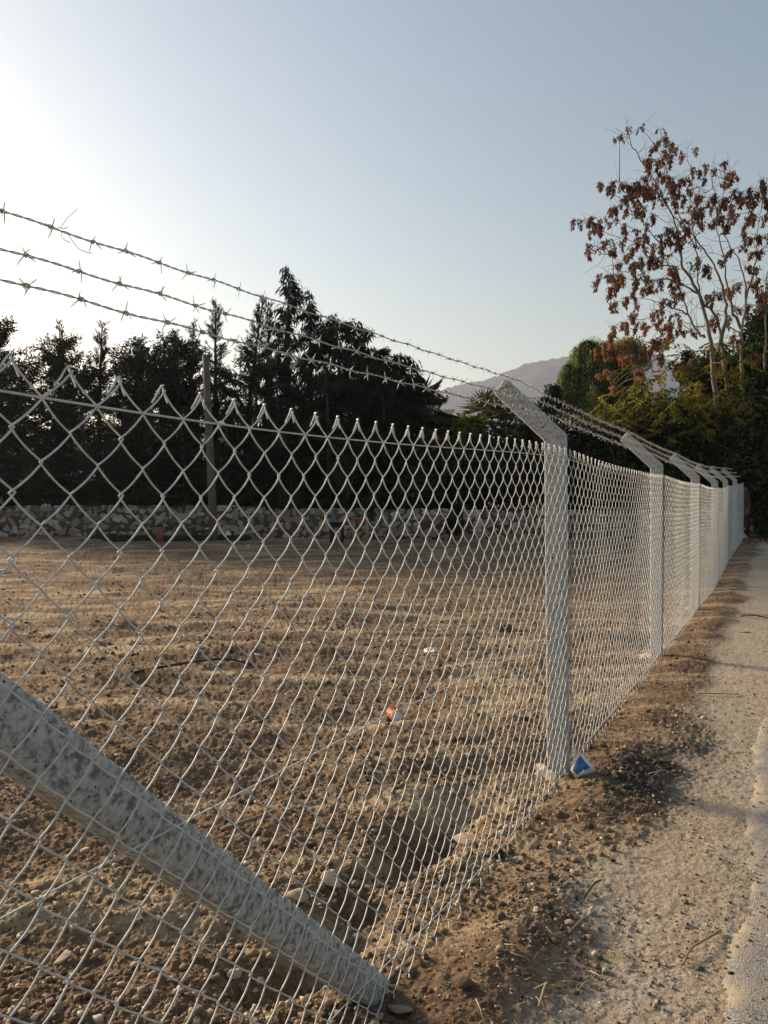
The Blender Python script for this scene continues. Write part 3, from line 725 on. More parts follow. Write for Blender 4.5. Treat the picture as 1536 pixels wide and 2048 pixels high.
def carton():
    Zc = 3.80; base = on_ground(1168, 1560); Zc = base[1]
    root = empty('blue_carton', base); tag(root, 'torn blue and white printed carton leaning on the foot of the nearest post', 'carton')
    sc = Zc / F
    def panel(pts, lift, thick, mat, name, parent, tintf=None):
        V = []; n = len(pts)
        for back in (0, 1):
            for px, py in pts:
                v = (1566 - py) * sc
                V.append([(px - 1168) * sc, v * .30 - lift + back * thick + .05 * (1168 - px) * sc, v * .95])
        f = [list(range(n))]; b = [list(range(2 * n - 1, n - 1, -1))]
        mb = MB(); q = [[(i + 1) % n, i, n + i, n + (i + 1) % n] for i in range(n)]
        mb.add(V, np.array(f), np.array(b), np.array(q), tint=None if tintf is None else [tintf(p) for p in pts] * 2); return mb.build(name, mat, parent)
    card = panel([(1152, 1566), (1144, 1551), (1155, 1528), (1162, 1511), (1194, 1548), (1190, 1554)], 0, .004, M_white, 'card', root)
    m, nt, b = newmat('blue_print')
    nt.links.new(mixc(nt, ramp(nt, noise(nt, 70, 4), [(.55, (0, 0, 0)), (.75, (.5, .5, .5))]), ramp(nt, attr(nt, 'tint'), [(0, (.02, .22, .50)), (1, (.045, .055, .26))]), (.10, .14, .36)), b.inputs['Base Color']); b.inputs['Roughness'].default_value = .35
    panel([(1155, 1559), (1148, 1551), (1157, 1533), (1165, 1523), (1183, 1546)], .002, .001, m, 'printed_panel', card, lambda p: np.clip((1561 - p[1]) / 42, 0, 1))
    panel([(1163, 1558.5), (1161, 1556), (1167, 1552), (1169, 1549), (1171, 1550), (1170, 1553), (1176, 1551), (1177, 1553)], .0035, .001, M_white, 'white_mark', card)
    mb = MB(); g = np.random.default_rng(3); V = IC3[0].copy()
    for _ in range(20):
        d = g.normal(size=3); d /= np.linalg.norm(d); s = V @ d; V = V - np.outer(np.maximum(s - g.uniform(.35, .8), 0) * 1.4, d)
    V = V * [.020, .018, .045] + [(1153 - 1168) * sc, .035, (1566 - 1515) * sc]; mb.add(V, IC3[1]); mb.build('torn_flap', M_white, root)
carton()

# ------------------------------------------------------------------ stone wall and pillar
def stone_faces(mb, p0, p1, z0, z1, sw, sh, depth, out, seed, tm=.5):
    g = np.random.default_rng(seed); p0 = np.array(p0, float); p1 = np.array(p1, float); L = np.linalg.norm(p1 - p0); d = (p1 - p0) / L
    row = 0; z = z0
    hgt = z1 - z0; nrow = max(1, int(round(hgt / sh))); 
    pts = []
    for r in range(nrow):
        s = g.uniform(-sw, 0)
        while s < L:
            w = sw * g.uniform(.55, 1.5); pts.append((s + w / 2, z0 + (r + .5 + g.uniform(-.28, .28)) * hgt / nrow, w)); s += w
    for s, zz, w in pts:
        if s < 0 or s > L: continue
        V = rock_shape(int(g.integers(1e6)), IC3, 7, .012); V = V / np.abs(V).max(0); V[:, 1] = np.clip(V[:, 1], -.55, .55)
        a = g.uniform(-.6, .6); ca, sa = math.cos(a), math.sin(a)
        lx = V[:, 0] * w * .70; lz = V[:, 2] * sh * g.uniform(.68, .92); ly = V[:, 1] * depth
        lx, lz = lx * ca - lz * sa, lx * sa + lz * ca
        z = np.clip(zz + lz, z0 - .05, z1 + .03)
        W = np.stack([p0[0] + d[0] * (s + lx) + out[0] * ly, p0[1] + d[1] * (s + lx) + out[1] * ly, z], -1)
        mb.add(W, IC3[1], tint=float(np.clip(g.normal(tm, .22), 0, 1)))
def build_wall():
    root = empty('stone_wall', (0, 21.9, .35)); tag(root, 'low rubble stone wall along the far side of the bare field', 'wall'); o = np.array(root.location)
    segs = [((-19, 22.9), (-3.6, 22.3), 1.33), ((-3.6, 22.3), (1.95, 21.6), 1.24), ((2.35, 21.55), (10.4, 21.9), 1.20)]
    mb = MB(); core = MB()
    for i, (a, b, top) in enumerate(segs):
        a2, b2 = np.array(a), np.array(b); L = np.linalg.norm(b2 - a2); d = (b2 - a2) / L; out = np.array([d[1], -d[0]])
        stone_faces(mb, a2, b2, .25, top, .26, .17, .06, out, 60 + i)
        c = (a2 + b2) / 2; rot = np.array([[d[0], -d[1], 0], [d[1], d[0], 0], [0, 0, 1]])
        core.add(*box((c[0] - out[0] * .17, c[1] - out[1] * .17, (top + .1) / 2), L, .40, top - .1, rot))
    mb.V = [v - o for v in mb.V]; core.V = [v - o for v in core.V]
    mb.build('facing_stones', M_wallstone, root); core.build('mortar_core', M_mortar, root)
build_wall()
def build_pillar():
    root = empty('stone_pillar', (10.86, 22.25, .35)); tag(root, 'rough stone gate pillar half hidden by ivy at the far end of the fence', 'pillar'); o = np.array(root.location)
    mb = MB(); c = MB(); hw = .17; top = 2.25
    cs = np.array([(-hw, -hw), (hw, -hw), (hw, hw), (-hw, hw)]) + o[:2]
    for i in range(4):
        a, b = cs[i], cs[(i + 1) % 4]; d = (b - a) / np.linalg.norm(b - a); stone_faces(mb, a, b, .25, top, .30, .17, .035, np.array([d[1], -d[0]]), 90 + i, .0)
    mb.V = [v - o for v in mb.V]; c.add(*box((0, 0, (top - .2) / 2 - .1), 2 * hw - .02, 2 * hw - .02, top))
    mb.build('facing_stones', M_wallstone, root); c.build('mortar_core', M_mortar, root)
    mb = MB(); mb.add(*box((0, 0, top - .35 + .05), .40, .40, .08)); mb.build('cap_stone', M_mortar, root)
build_pillar()
# ------------------------------------------------------------------ things by the wall
M_wood = simple('orange_wood', (.24, .105, .045), .7, 0, .3, 10); M_palewood = simple('pale_wood', (.30, .21, .13), .8, 0, .25, 10); M_darkwood = simple('dark_wood', (.035, .03, .026), .85, 0, .4, 10)
def table(cx, y, zt, w, d, zb, name, label, mt, ml, apron=True):
    r = empty(name, (cx, y, zb)); tag(r, label, 'table')
    mb = MB(); mb.add(*box((0, 0, zt - zb - .02), w, d, .04)); mb.build('table_top', mt, r)
    for sx in (-1, 1):
        for sy in (-1, 1):
            mb = MB(); mb.add(*box((sx * (w / 2 - .07), sy * (d / 2 - .05), (zt - zb - .04) / 2), .075, .06, zt - zb - .04)); mb.build('leg', ml, r)
    if apron:
        mb = MB(); mb.add(*box((0, -d / 2 + .045, zt - zb - .04 - .055), w - .2, .03, .11)); mb.build('apron', mt, r)
q = on_ground(732, 1085)
table((721 - CX) / F * 20.6, 20.7, 1.4 - 29 / F * 20.6, .50, .55, gz(-.5, 20.6), 'wooden_table', 'small orange brown wooden table with pale legs before the stone wall', M_wood, M_palewood)
table((674 - CX) / F * 20.9, 20.9, 1.4 - 36 / F * 20.9, .44, .5, gz(-1.2, 20.8), 'dark_bench', 'low dark bench with litter on top beside the wooden table', M_darkwood, M_darkwood)
zt = 1.4 - 36 / F * 20.9
mb = MB(); mb.add(*lathe([(.001, 0), (.05, .0), (.054, .02), (.054, .13), (.036, .17), (.02, .19), (.02, .215), (.001, .22)])); o = mb.build('water_jug', simple('blue_plastic', (.08, .15, .24), .3, 0, .2, 10), smooth=True); o.location = ((667 - CX) / F * 20.9, 20.9, zt + .001); tag(o, 'blue plastic jug standing on the dark bench', 'jug')
mb = MB(); V = rock_shape(77, IC3, 16, .03) * [.12, .08, .055]; V[:, 2] += .05; mb.add(V, IC3[1]); o = mb.build('plastic_bag', M_plastic); o.location = ((690 - CX) / F * 20.9, 20.85, zt); tag(o, 'white plastic bag lying on the dark bench', 'bag')
p = on_ground(318, 1085)
mb = MB(); mb.add(*box((0, 0, .20), .20, .11, .42)); bmv = mb.V[0]; bmv[4:, 0] += .03; o = mb.build('brick_block', simple('red_brick', (.22, .085, .055), .9, 0, .3, 14)); o.location = p; o.rotation_euler = (0, .05, .3); tag(o, 'reddish brick block standing on end in the grass by the wall', 'brick')
# weathered pole
def pole():
    b = P(428, 1076, 21.0); t = P(412, 712, 21.6); r = empty('wooden_pole', b); tag(r, 'weathered grey wooden pole leaning slightly before the conifers', 'pole')
    pts = [b - [0, 0, .2], b + .33 * (t - b), b + .66 * (t - b), t]
    mb = MB(); mb.add(*tube(np.array(pts) - b, [.125, .115, .105, .095], 12)); mb.build('shaft', simple('weathered_wood', (.105, .095, .085), .9, 0, .3, 6), r, True)
pole()

# ------------------------------------------------------------------ foliage builders
def blades(C, D, L, Wd, tint, twist=None, bend=.0):
    """one small pointed leaf (two triangles folded on its rib) per row"""
    m = len(C); D = D / (np.linalg.norm(D, axis=1, keepdims=True) + 1e-9)
    ref = rng.normal(size=(m, 3)); S = np.cross(D, ref); S /= np.linalg.norm(S, axis=1, keepdims=True) + 1e-9; Nn = np.cross(S, D)
    L = np.broadcast_to(L, (m,))[:, None]; Wd = np.broadcast_to(Wd, (m,))[:, None]
    a = C; b = C + D * L * .5 + S * Wd * .5 + Nn * L * bend; c = C + D * L - np.array([0, 0, 1]) * L * bend; d = C + D * L * .5 - S * Wd * .5 + Nn * L * bend
    V = np.stack([a, b, c, d], 1).reshape(-1, 3); Fc = np.arange(4 * m).reshape(m, 4)
    return V, Fc, np.repeat(np.broadcast_to(tint, (m,)), 4)
def unit(v): return v / (np.linalg.norm(v, axis=-1, keepdims=True) + 1e-9)

def conifer(px, ytop, Z, rad, kind, label, seed, dx=0):
    global rng
    rng = np.random.default_rng(seed); g = rng
    xb = (px - CX) / F * Z; zb = float(rise(np.array([min(Z, 23.)]))[0]) - .05
    H = CAMH + (HY - ytop) / F * Z - zb
    root = empty('conifer_tree', (xb, Z, zb)); tag(root, label, 'tree', 'conifers behind the stone wall')
    wood = MB(); crown = MB()
    lean = g.normal(0, .25, 2)
    def axis(h): return np.array([lean[0] * (h / H) ** 2, lean[1] * (h / H) ** 2, h])
    hs = np.linspace(-.2, H * .99, 12); wood.add(*tube([axis(h) for h in hs], np.linspace(.05 + .016 * H, .012, 12), 7))
    cedar = kind in ('cedar', 'broad')
    if kind == 'spiky': step, nb, el0, el1, dro = .26, 5, 5, 52, .0
    elif cedar: step, nb, el0, el1, dro = .30, 6, -12, 18, -.42
    else: step, nb, el0, el1, dro = .34, 6, 5, 38, -.12
    h = .25
    C, D, Ls, Ws, T = [], [], [], [], []
    while h < H * .985:
        f = h / H
        prof = (1 - f) ** ({'spiky': .85, 'cedar': .66, 'dense': .5, 'broad': .42}[kind]) * (.55 + .45 * min(1, f * 4 + .5))
        for q in range((nb if f < .5 else nb - 2 if kind == 'cedar' else nb) if f < .93 else 3):
            L = rad * prof * g.uniform(.55, 1.2) * (1.25 if g.random() < .10 and kind != 'spiky' else 1) + .10
            if kind == 'dense' and f > .55: L *= g.uniform(.5, 1.45)
            if kind == 'cedar' and f > .5: L *= g.choice([.5, .8, 1.0, 1.7], p=[.3, .3, .28, .12])
            az = g.uniform(0, 2 * np.pi); el = R(el0 + (el1 - el0) * f ** 1.5 + g.normal(0, 9))
            hh = h + g.uniform(-.5, .5) * step; s = np.linspace(0, 1, 6)
            dirh = np.array([math.cos(az), math.sin(az), 0])
            pts = axis(min(hh, H * .99))[None] + dirh[None] * (s * L * math.cos(el))[:, None]
            pts[:, 2] += s * L * math.sin(el) + dro * L * s ** 2 + (.12 * L * s ** 3 if not cedar else .0)
            pts[:, :2] += (s ** 2)[:, None] * g.normal(0, .08 * L, 2)
            wood.add(*tube(pts, np.linspace(.006 + .009 * L, .003, 6), 3, cap=False))
            dens = {'spiky': 70, 'cedar': 120, 'dense': 115, 'broad': 120}[kind]
            m = int(dens * L) + 5
            ss = g.uniform(.06, 1, m) ** (.8 if kind != 'spiky' else .9)
            idx = ss * 5; i0 = np.minimum(idx.astype(int), 4); fr = (idx - i0)[:, None]
            c = pts[i0] * (1 - fr) + pts[i0 + 1] * fr; bd = unit(pts[i0 + 1] - pts[i0])
            side = np.cross(bd, [0, 0, 1]); sg = g.choice([-1, 1], m)[:, None]
            if kind == 'spiky':
                d = bd * .75 + side * sg * g.uniform(.2, .8, (m, 1)) + np.array([0, 0, 1]) * g.uniform(.0, .75, (m, 1)); l = g.uniform(.09, .20, m); w = l * .16
            elif cedar:
                d = bd * .6 + side * sg * g.uniform(.1, .9, (m, 1)) + np.array([0, 0, -1]) * g.uniform(.15, 1.5, (m, 1)); l = g.uniform(.11, .27, m); w = l * .19
            else:
                d = bd * .6 + side * sg * g.uniform(.2, 1., (m, 1)) + g.normal(0, .5, (m, 3)); l = g.uniform(.09, .21, m); w = l * .25
            c = c + g.normal(0, .035 + .03 * (kind != 'spiky'), (m, 3))
            cl = .5 + .9 * (fbm(np.array([hh * 1.1 + seed]), np.array([az * 1.2 + L]), 2)[0])
            C.append(c); D.append(d); Ls.append(l); Ws.append(w); T.append(np.clip(cl + g.normal(0, .18, m) , 0, 1))
        h += step * (1 if f < .8 else .7)
    V, Fc, t = blades(np.concatenate(C), np.concatenate(D), np.concatenate(Ls), np.concatenate(Ws), np.concatenate(T), bend=.06)
    crown.add(V, Fc, tint=t)
    wood.build('trunk', M_bark, root, True); crown.build('crown', M_cedar if cedar else M_conif, root)
CON = [(-55, 655, 27.5, 2.8, 'dense', 'bushy dark conifer cut off by the left edge of the photo'),
 (14, 650, 26.5, 2.4, 'dense', 'dark conifer with upswept feathery branches near the left edge below the glow'),
 (108, 668, 26, 2.1, 'dense', 'bushy twin topped dark conifer left of the slim pointed spruce'),
 (197, 648, 27, 1.25, 'spiky', 'slim pointed young spruce standing alone on the left skyline'),
 (252, 690, 25.5, 2.0, 'dense', 'low dark conifer just right of the slim pointed spruce'),
 (325, 672, 26, 2.1, 'dense', 'bushy dark conifer left of the wooden pole'),
 (376, 640, 27.5, .95, 'spiky', 'thin sparse spruce directly left of the wooden pole top'),
 (432, 604, 27, 1.35, 'spiky', 'airy spruce with spiky top rising just behind the wooden pole'),
 (488, 592, 27, 1.5, 'spiky', 'left one of two airy spruces beside the tallest cedar'),
 (528, 604, 27.2, 1.25, 'spiky', 'right one of two airy spruces beside the tallest cedar'),
 (574, 531, 26, 1.55, 'cedar', 'tallest dark cedar with drooping boughs and bent tip'),
 (624, 580, 26.5, 1.5, 'cedar', 'dark cedar leaning beside the tallest cedar, a bough reaching right'),
 (688, 622, 26, 2.6, 'broad', 'dense rounded dark cedar right of the two tallest ones'),
 (755, 690, 25.2, 2.8, 'broad', 'broad dark cedar sloping down towards the palm'),
 (822, 742, 26, 2.5, 'broad', 'lowest dark cedar at the right end of the row, next to the palm'),
 (50, 745, 24.6, 2.8, 'dense', 'low wide conifer behind the left end of the stone wall'),
 (170, 728, 24.6, 2.8, 'dense', 'low wide conifer under the slim pointed spruce'),
 (290, 730, 24.8, 2.6, 'dense', 'low wide conifer behind the red brick block'),
 (455, 728, 25, 2.5, 'cedar', 'low drooping cedar right behind the wooden pole'),
 (560, 700, 24.4, 2.6, 'cedar', 'low drooping cedar under the tallest cedar'),
 (660, 720, 24.4, 2.7, 'cedar', 'low drooping cedar behind the dark bench'),
 (770, 770, 24.2, 2.7, 'cedar', 'low drooping cedar behind the wooden table'),
 (375, 745, 24.6, 2.4, 'dense', 'low wide conifer behind the foot of the wooden pole'),
 (-60, 770, 24.8, 2.6, 'dense', 'low wide conifer at the left edge, half out of the photo'),
 (722, 668, 25.6, 2.4, 'broad', 'dark cedar wedged between the dense rounded cedar and the broad sloping one'),
 (795, 718, 25.5, 2.3, 'broad', 'dark cedar just left of the lowest one beside the palm'),
 (512, 700, 25.8, 2.2, 'dense', 'dark bushy conifer filling in below the two airy spruces'),
 (405, 690, 26, 2.2, 'dense', 'dark bushy conifer behind the top of the wooden pole'),
 (125, 655, 27, .9, 'spiky', 'thin pointed leader rising from the twin topped conifer at left'),
 (285, 684, 27, .9, 'spiky', 'thin pointed young spruce midway between the slim spruce and the pole'),
 (345, 660, 27, .9, 'spiky', 'thin pointed spruce second left of the wooden pole')]
for i, c in enumerate(CON): conifer(*c, 100 + i)

def lumpy_bush(name, ells, nleaf, leaf, mat, label, seed, cat='shrub', group=None, droop=.2, trunk=True, yellow=0, core=.62, asp=.55):
    """leaf sheets clumped round several lobes; ells = list of (centre, radii)"""
    global rng
    rng = np.random.default_rng(seed); g = rng
    c0 = np.mean([e[0] for e in ells], 0); zb = min(e[0][2] - e[1][2] for e in ells); base = np.array([c0[0], c0[1], max(zb, .2)])
    root = empty(name, base); tag(root, label, cat, group)
    vol = np.array([e[1][0] * e[1][2] for e in ells]); vol = vol / vol.sum()
    mb = MB(); cm = MB(); tr = MB()
    for (c, r), v in zip(ells, vol):
        c = np.array(c, float); r = np.array(r, float)
        m = int(nleaf * v); d = unit(g.normal(size=(m, 3)))
        # clumps: displaced shell
        lump = fbm(d[:, 0] * 2.2 + c[0] + seed, d[:, 2] * 2.2 + d[:, 1] * 1.7 + c[2], 3)
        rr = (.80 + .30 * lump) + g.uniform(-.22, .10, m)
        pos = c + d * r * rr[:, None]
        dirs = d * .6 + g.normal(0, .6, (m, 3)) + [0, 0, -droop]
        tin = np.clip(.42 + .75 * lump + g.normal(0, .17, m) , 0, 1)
        V, Fc, t = blades(pos - base, dirs, g.uniform(.7, 1.3, m) * leaf, g.uniform(.7, 1.3, m) * leaf * asp, tin, bend=.12)
        mb.add(V, Fc, tint=t)
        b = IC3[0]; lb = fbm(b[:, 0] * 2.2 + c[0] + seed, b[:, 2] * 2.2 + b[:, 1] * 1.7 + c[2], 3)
        cm.add(c - base + b * r * ((core) * (.9 + .35 * lb))[:, None], IC3[1])  # solid lump added inside each lobe so light does not pass through
        tr.add(*tube([np.array([c[0] - base[0] + .1, c[1] - base[1], (.15 - base[2]) if cat == 'tree' else -.25]), (np.array([0, 0, 0]) + c - base) * [1, 1, .5], c - base], [.09, .06, .03], 6))
    mb.build('crown', mat, root); cm.build('shade_core', M_shadecore, root, True)
    if trunk: tr.build('trunk', M_bark, root, True)
    return root
def E(px, py, Z, rx, rz, ry=None):             # lobe from picture position, radii in metres
    return (P(px, py, Z), (rx, ry or rx * .8, rz))
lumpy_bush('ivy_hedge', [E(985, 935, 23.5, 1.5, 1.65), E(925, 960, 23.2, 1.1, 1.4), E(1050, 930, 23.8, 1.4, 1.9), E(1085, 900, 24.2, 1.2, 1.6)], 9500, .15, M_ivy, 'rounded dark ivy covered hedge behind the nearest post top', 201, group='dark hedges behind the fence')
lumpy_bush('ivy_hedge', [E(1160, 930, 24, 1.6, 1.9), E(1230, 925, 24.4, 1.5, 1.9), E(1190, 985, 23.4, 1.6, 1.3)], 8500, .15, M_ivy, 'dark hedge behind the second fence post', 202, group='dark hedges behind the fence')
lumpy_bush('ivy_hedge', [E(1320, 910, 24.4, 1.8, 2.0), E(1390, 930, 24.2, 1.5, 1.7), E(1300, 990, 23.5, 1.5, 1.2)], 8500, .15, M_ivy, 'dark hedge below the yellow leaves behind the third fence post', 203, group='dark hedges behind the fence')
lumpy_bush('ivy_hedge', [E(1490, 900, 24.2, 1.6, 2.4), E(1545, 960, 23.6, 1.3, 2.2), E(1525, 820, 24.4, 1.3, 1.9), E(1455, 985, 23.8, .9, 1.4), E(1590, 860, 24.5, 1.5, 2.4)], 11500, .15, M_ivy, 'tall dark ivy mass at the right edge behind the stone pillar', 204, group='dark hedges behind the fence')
lumpy_bush('ivy_shrub', [E(905, 1045, 21.0, .26, .36)], 500, .11, M_ivy, 'small black looking shrub before the gap in the stone wall', 205, trunk=False)
lumpy_bush('ivy_hedge', [E(870, 950, 23.4, .9, 1.5), E(840, 990, 23.0, .8, 1.0)], 3500, .14, M_ivy, 'dark bush under the palm at the end of the conifers', 206, group='dark hedges behind the fence')
lumpy_bush('leafy_shrub', [E(895, 868, 25, .75, .55), E(935, 862, 25.4, .6, .6)], 1900, .17, M_yellow, 'olive green shrub below the white house', 207)
lumpy_bush('cypress_tree', [E(1508, 705, 26.5, .55, 1.7), E(1545, 680, 27, .7, 2.2), E(1480, 760, 26.5, .5, 1.2)], 4200, .16, M_conif, 'dark upright cypress behind the branches of the red seeded tree', 208, 'tree')
lumpy_bush('cypress_tree', [E(1106, 800, 29, .32, .75), E(1088, 815, 29, .28, .45)], 1300, .13, M_conif, 'small dark pointed cypress left of the round pepper tree', 209, 'tree')
lumpy_bush('cypress_tree', [E(1375, 722, 30, .28, .5), E(1360, 745, 30, .3, .4)], 900, .13, M_conif, 'small dark cypress tip between pepper tree and red seeded tree', 210, 'tree')

lumpy_bush('ivy_shrub', [E(1478, 752, 25.4, .7, .8), E(1530, 660, 25.4, .6, 1.1), E(1508, 735, 25.2, .7, .9), E(1460, 805, 25, .8, .7), E(1540, 770, 25, .8, 1.0)], 5200, .15, M_ivy, 'green ivy climbing round the upper limbs of the red seeded tree', 211, trunk=False, core=.45)
lumpy_bush('ivy_shrub', [E(1517, 1005, 22.0, .2, .95), E(1503, 958, 21.85, .28, .3), E(1540, 1020, 22.0, .45, 1.0)], 3000, .12, M_ivy, 'ivy spilling over the stone pillar at the fence end', 212, trunk=False)
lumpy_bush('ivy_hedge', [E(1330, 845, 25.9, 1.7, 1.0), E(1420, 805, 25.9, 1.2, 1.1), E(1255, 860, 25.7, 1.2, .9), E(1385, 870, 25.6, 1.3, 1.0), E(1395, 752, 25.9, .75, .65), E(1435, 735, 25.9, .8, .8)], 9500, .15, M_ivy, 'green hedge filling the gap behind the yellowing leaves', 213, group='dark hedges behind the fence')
# pepper tree: drooping strands
def pepper():
    global rng
    rng = np.random.default_rng(31); g = rng; Z = 29.5
    lobes = [E(1180, 765, Z, 1.45, 1.9), E(1225, 715, Z, 1.2, 1.2), E(1160, 790, Z, 1.2, 1.6), E(1240, 790, Z + .5, 1.3, 1.8), E(1175, 700, Z, .85, .85), E(1262, 700, Z + .3, .8, .9), E(1135, 745, Z, .5, .8)]
    base = np.array([P(1205, 0, Z)[0], Z, .4]); root = empty('pepper_tree', base); tag(root, 'round pale green pepper tree with fine drooping foliage', 'tree')
    mb = MB()
    for c, r in lobes:
        m = int(560 * r[0] * r[2]); d = unit(g.normal(size=(m, 3))); d[:, 2] = np.abs(d[:, 2]) * 1.2 - .45
        lump = fbm(d[:, 0] * 2 + c[0], d[:, 2] * 2 + d[:, 1], 3); s = c + d * np.array(r) * (.72 + .35 * lump + g.uniform(-.2, .1, m))[:, None]
        tin = np.clip(.45 + .8 * lump + g.normal(0, .1, m), 0, 1)
        for q in range(9):                      # each strand hangs down as a chain of leaflets
            off = np.stack([d[:, 0] * .02 * q, d[:, 1] * .02 * q, -.075 * q + 0 * d[:, 0]], -1)
            dd = np.stack([g.normal(0, .55, m), g.normal(0, .55, m), -np.ones(m) * .8], -1)
            V, Fc, t = blades(s + off - base, dd, g.uniform(.12, .20, m), .042, np.clip(tin + g.normal(0, .12, m), 0, 1)); mb.add(V, Fc, tint=t)
    mb.build('crown', M_pepper, root)
    tr = MB(); tr.add(*tube([(0, 0, -.3), (.1, 0, 2), (0, 0, 3.6)], [.28, .22, .16], 9))
    for c, r in lobes: tr.add(*tube(smooth_line([(0, 0, 2.6), (.5 * (c - base)[0], .5 * (c - base)[1], 3.6), c - base], 4), np.linspace(.14, .03, 9), 6))
    tr.build('trunk', M_bark, root, True)
    cm = MB()
    for c, r in lobes: cm.add(c - base + IC3[0] * np.array(r) * .42, IC3[1])  # opaque lumps added within the lobes to block light
    cm.build('shade_core', M_shadecore, root, True)
pepper()

# red seeded tree
def seeded_tree():
    global rng
    rng = np.random.default_rng(47); g = rng; Z = 24.6
    Q = lambda p, dz=0: P(1100 + p[0] / 3.413, 220 + p[1] / 3.413, Z + dz)
    limbs = [([(1180, 2600), (1150, 2200), (1110, 1800), (1075, 1500), (1010, 1260), (900, 1080), (875, 900), (830, 740), (700, 490), (620, 370), (552, 260), (525, 140)], .20, .018),
      ([(1240, 2600), (1220, 2100), (1180, 1700), (1130, 1420), (1030, 1310), (1000, 1150), (990, 950), (870, 780), (760, 620), (660, 440)], .16, .016),
      ([(1160, 1600), (1195, 1380), (1140, 1130), (1020, 930), (880, 740), (835, 560), (730, 290), (625, 150)], .12, .014),
      ([(1320, 2500), (1310, 2000), (1300, 1600), (1330, 1290), (1290, 1060), (1190, 880), (1150, 700), (1090, 480)], .15, .018),
      ([(1330, 1290), (1390, 1080), (1410, 820), (1430, 700), (1455, 540)], .08, .014),
      ([(1300, 1500), (1210, 1280), (1180, 1000), (1130, 800), (1175, 590), (1225, 460)], .09, .014),
      ([(1010, 1260), (820, 1160), (610, 1170), (430, 1130)], .06, .012), ([(1050, 1560), (980, 1490), (900, 1280), (820, 1100), (690, 930), (520, 890), (330, 830), (205, 770)], .08, .012),
      ([(940, 1400), (790, 1340), (620, 1290), (450, 1315)], .05, .010), ([(640, 1780), (720, 1690), (850, 1560), (990, 1490), (1060, 1480)], .05, .025),
      ([(875, 930), (740, 900), (640, 790), (440, 590), (415, 545)], .06, .010), ([(860, 1080), (690, 1060), (520, 1060), (410, 1000), (280, 960)], .05, .010),
      ([(990, 950), (950, 700), (960, 560), (970, 430)], .05, .010), ([(1400, 2500), (1440, 1900), (1470, 1500), (1460, 1250), (1500, 1000), (1560, 760)], .12, .014),
      ([(1410, 1000), (1480, 920), (1560, 900)], .05, .012), ([(900, 1280), (700, 1400), (560, 1500)], .04, .010), ([(960, 420 + 400), (1030, 620), (1080, 560), (1220, 470)], .04, .01)]
    base = P(1450, 1060, Z); base[2] = .35; root = empty('red_seeded_tree', base); tag(root, 'tall bare limbed tree with red brown dry seed bunches at the right', 'tree')
    wood = MB(); skel = []
    for i, (pl, r0, r1) in enumerate(limbs):
        n = len(pl); a, b = g.normal(0, .5), g.normal(0, 1.3)
        if pl[0][1] < 2000: a = 0
        pts = smooth_line([Q(p, a + (b - a) * j / (n - 1)) for j, p in enumerate(pl)], 6)
        pts[1:-1] += g.normal(0, .018, pts[1:-1].shape)
        if i in (0, 1, 3, 13): pts[0][2] = min(pts[0][2], .2)
        wood.add(*tube(pts - base, np.linspace(r0, r1, len(pts)) * np.interp(np.arange(len(pts)) / len(pts), [0, .3, .6, 1], [.62, .38, .30, .5]), 7)); skel.append(pts)
    skel = np.concatenate(skel)
    B = [(515,130),(620,150),(738,172),(468,215),(738,245),(800,300),(860,290),(925,300),(720,365),(790,360),(650,390),(690,450),(770,465),(960,430),(1000,450),(1095,420),(1080,450),(1220,460),(1230,510),(1450,500),(1460,540),(415,545),(465,550),(505,530),(545,560),(610,515),(530,610),(540,650),(600,580),(640,590),(690,560),(700,610),(800,500),(850,500),(910,500),(780,560),(830,580),(880,540),(940,580),(1010,600),(1250,590),(1350,605),(1440,620),(1440,670),(1120,630),(1220,650),(1280,640),(1070,680),(450,695),(590,710),(545,700),(880,650),(970,700),(1030,720),(1230,690),(210,785),(280,770),(350,795),(410,760),(290,840),(700,755),(490,820),(580,860),(610,885),(650,820),(920,775),(1000,800),(1140,760),(1190,780),(1250,800),(1330,740),(1390,750),(1470,770),(760,880),(800,930),(870,860),(930,850),(275,960),(320,965),(370,950),(452,935),(660,950),(710,990),(1340,900),(1300,960),(1390,970),(1450,900),(410,1000),(530,1030),(610,1030),(680,1040),(730,1060),(450,1070),(560,1100),(600,1080),(1010,1040),(1110,1010),(1060,1110),(850,1100),(390,1140),(440,1150),(530,1140),(470,1200),(560,1190),(430,1230),(395,1270),(545,1290),(570,1350),(670,1230),(735,1240),(700,1200),(800,1170),(850,1220),(900,1280),(820,1320),(450,1335),(750,1320),(760,1370),(720,1430),(820,1410),(1110,1310),(1250,1220),(1230,1260),(1330,1100),(1380,1200),(1450,1200),(1450,1290),(565,1450),(630,1460),(510,1480),(440,1510),(690,1480),(790,1510),(840,1470),(880,1490),(1000,1510),(1120,1440),(1200,1410),(1320,1360),(1400,1380),(710,1560),(770,1590),(740,1640),(840,1580),(545,1590),(410,1600),(450,1640),(345,1660),(620,1640),(480,1710),(540,1710),(740,1720),(1250,1580),(1450,1580),(990,1740),(1210,1740),(1370,1700),(380,1830),(580,1810),(630,1840),(890,1790),(1450,1810),(410,1930),(390,1990),(680,1930),(1500,1120),(1540,980),(1550,840),(1560,700),(1540,1300),(1500,1450),(1560,1550)]
    small = {(515,130),(620,150),(738,172),(468,215),(320,965),(370,950),(395,1270),(570,1350),(735,1240),(490,820),(410,760)}
    bp = np.array([Q(b, g.normal(0, .8)) for b in B])
    order = np.argsort([np.min(np.sum((skel - p) ** 2, 1)) for p in bp])
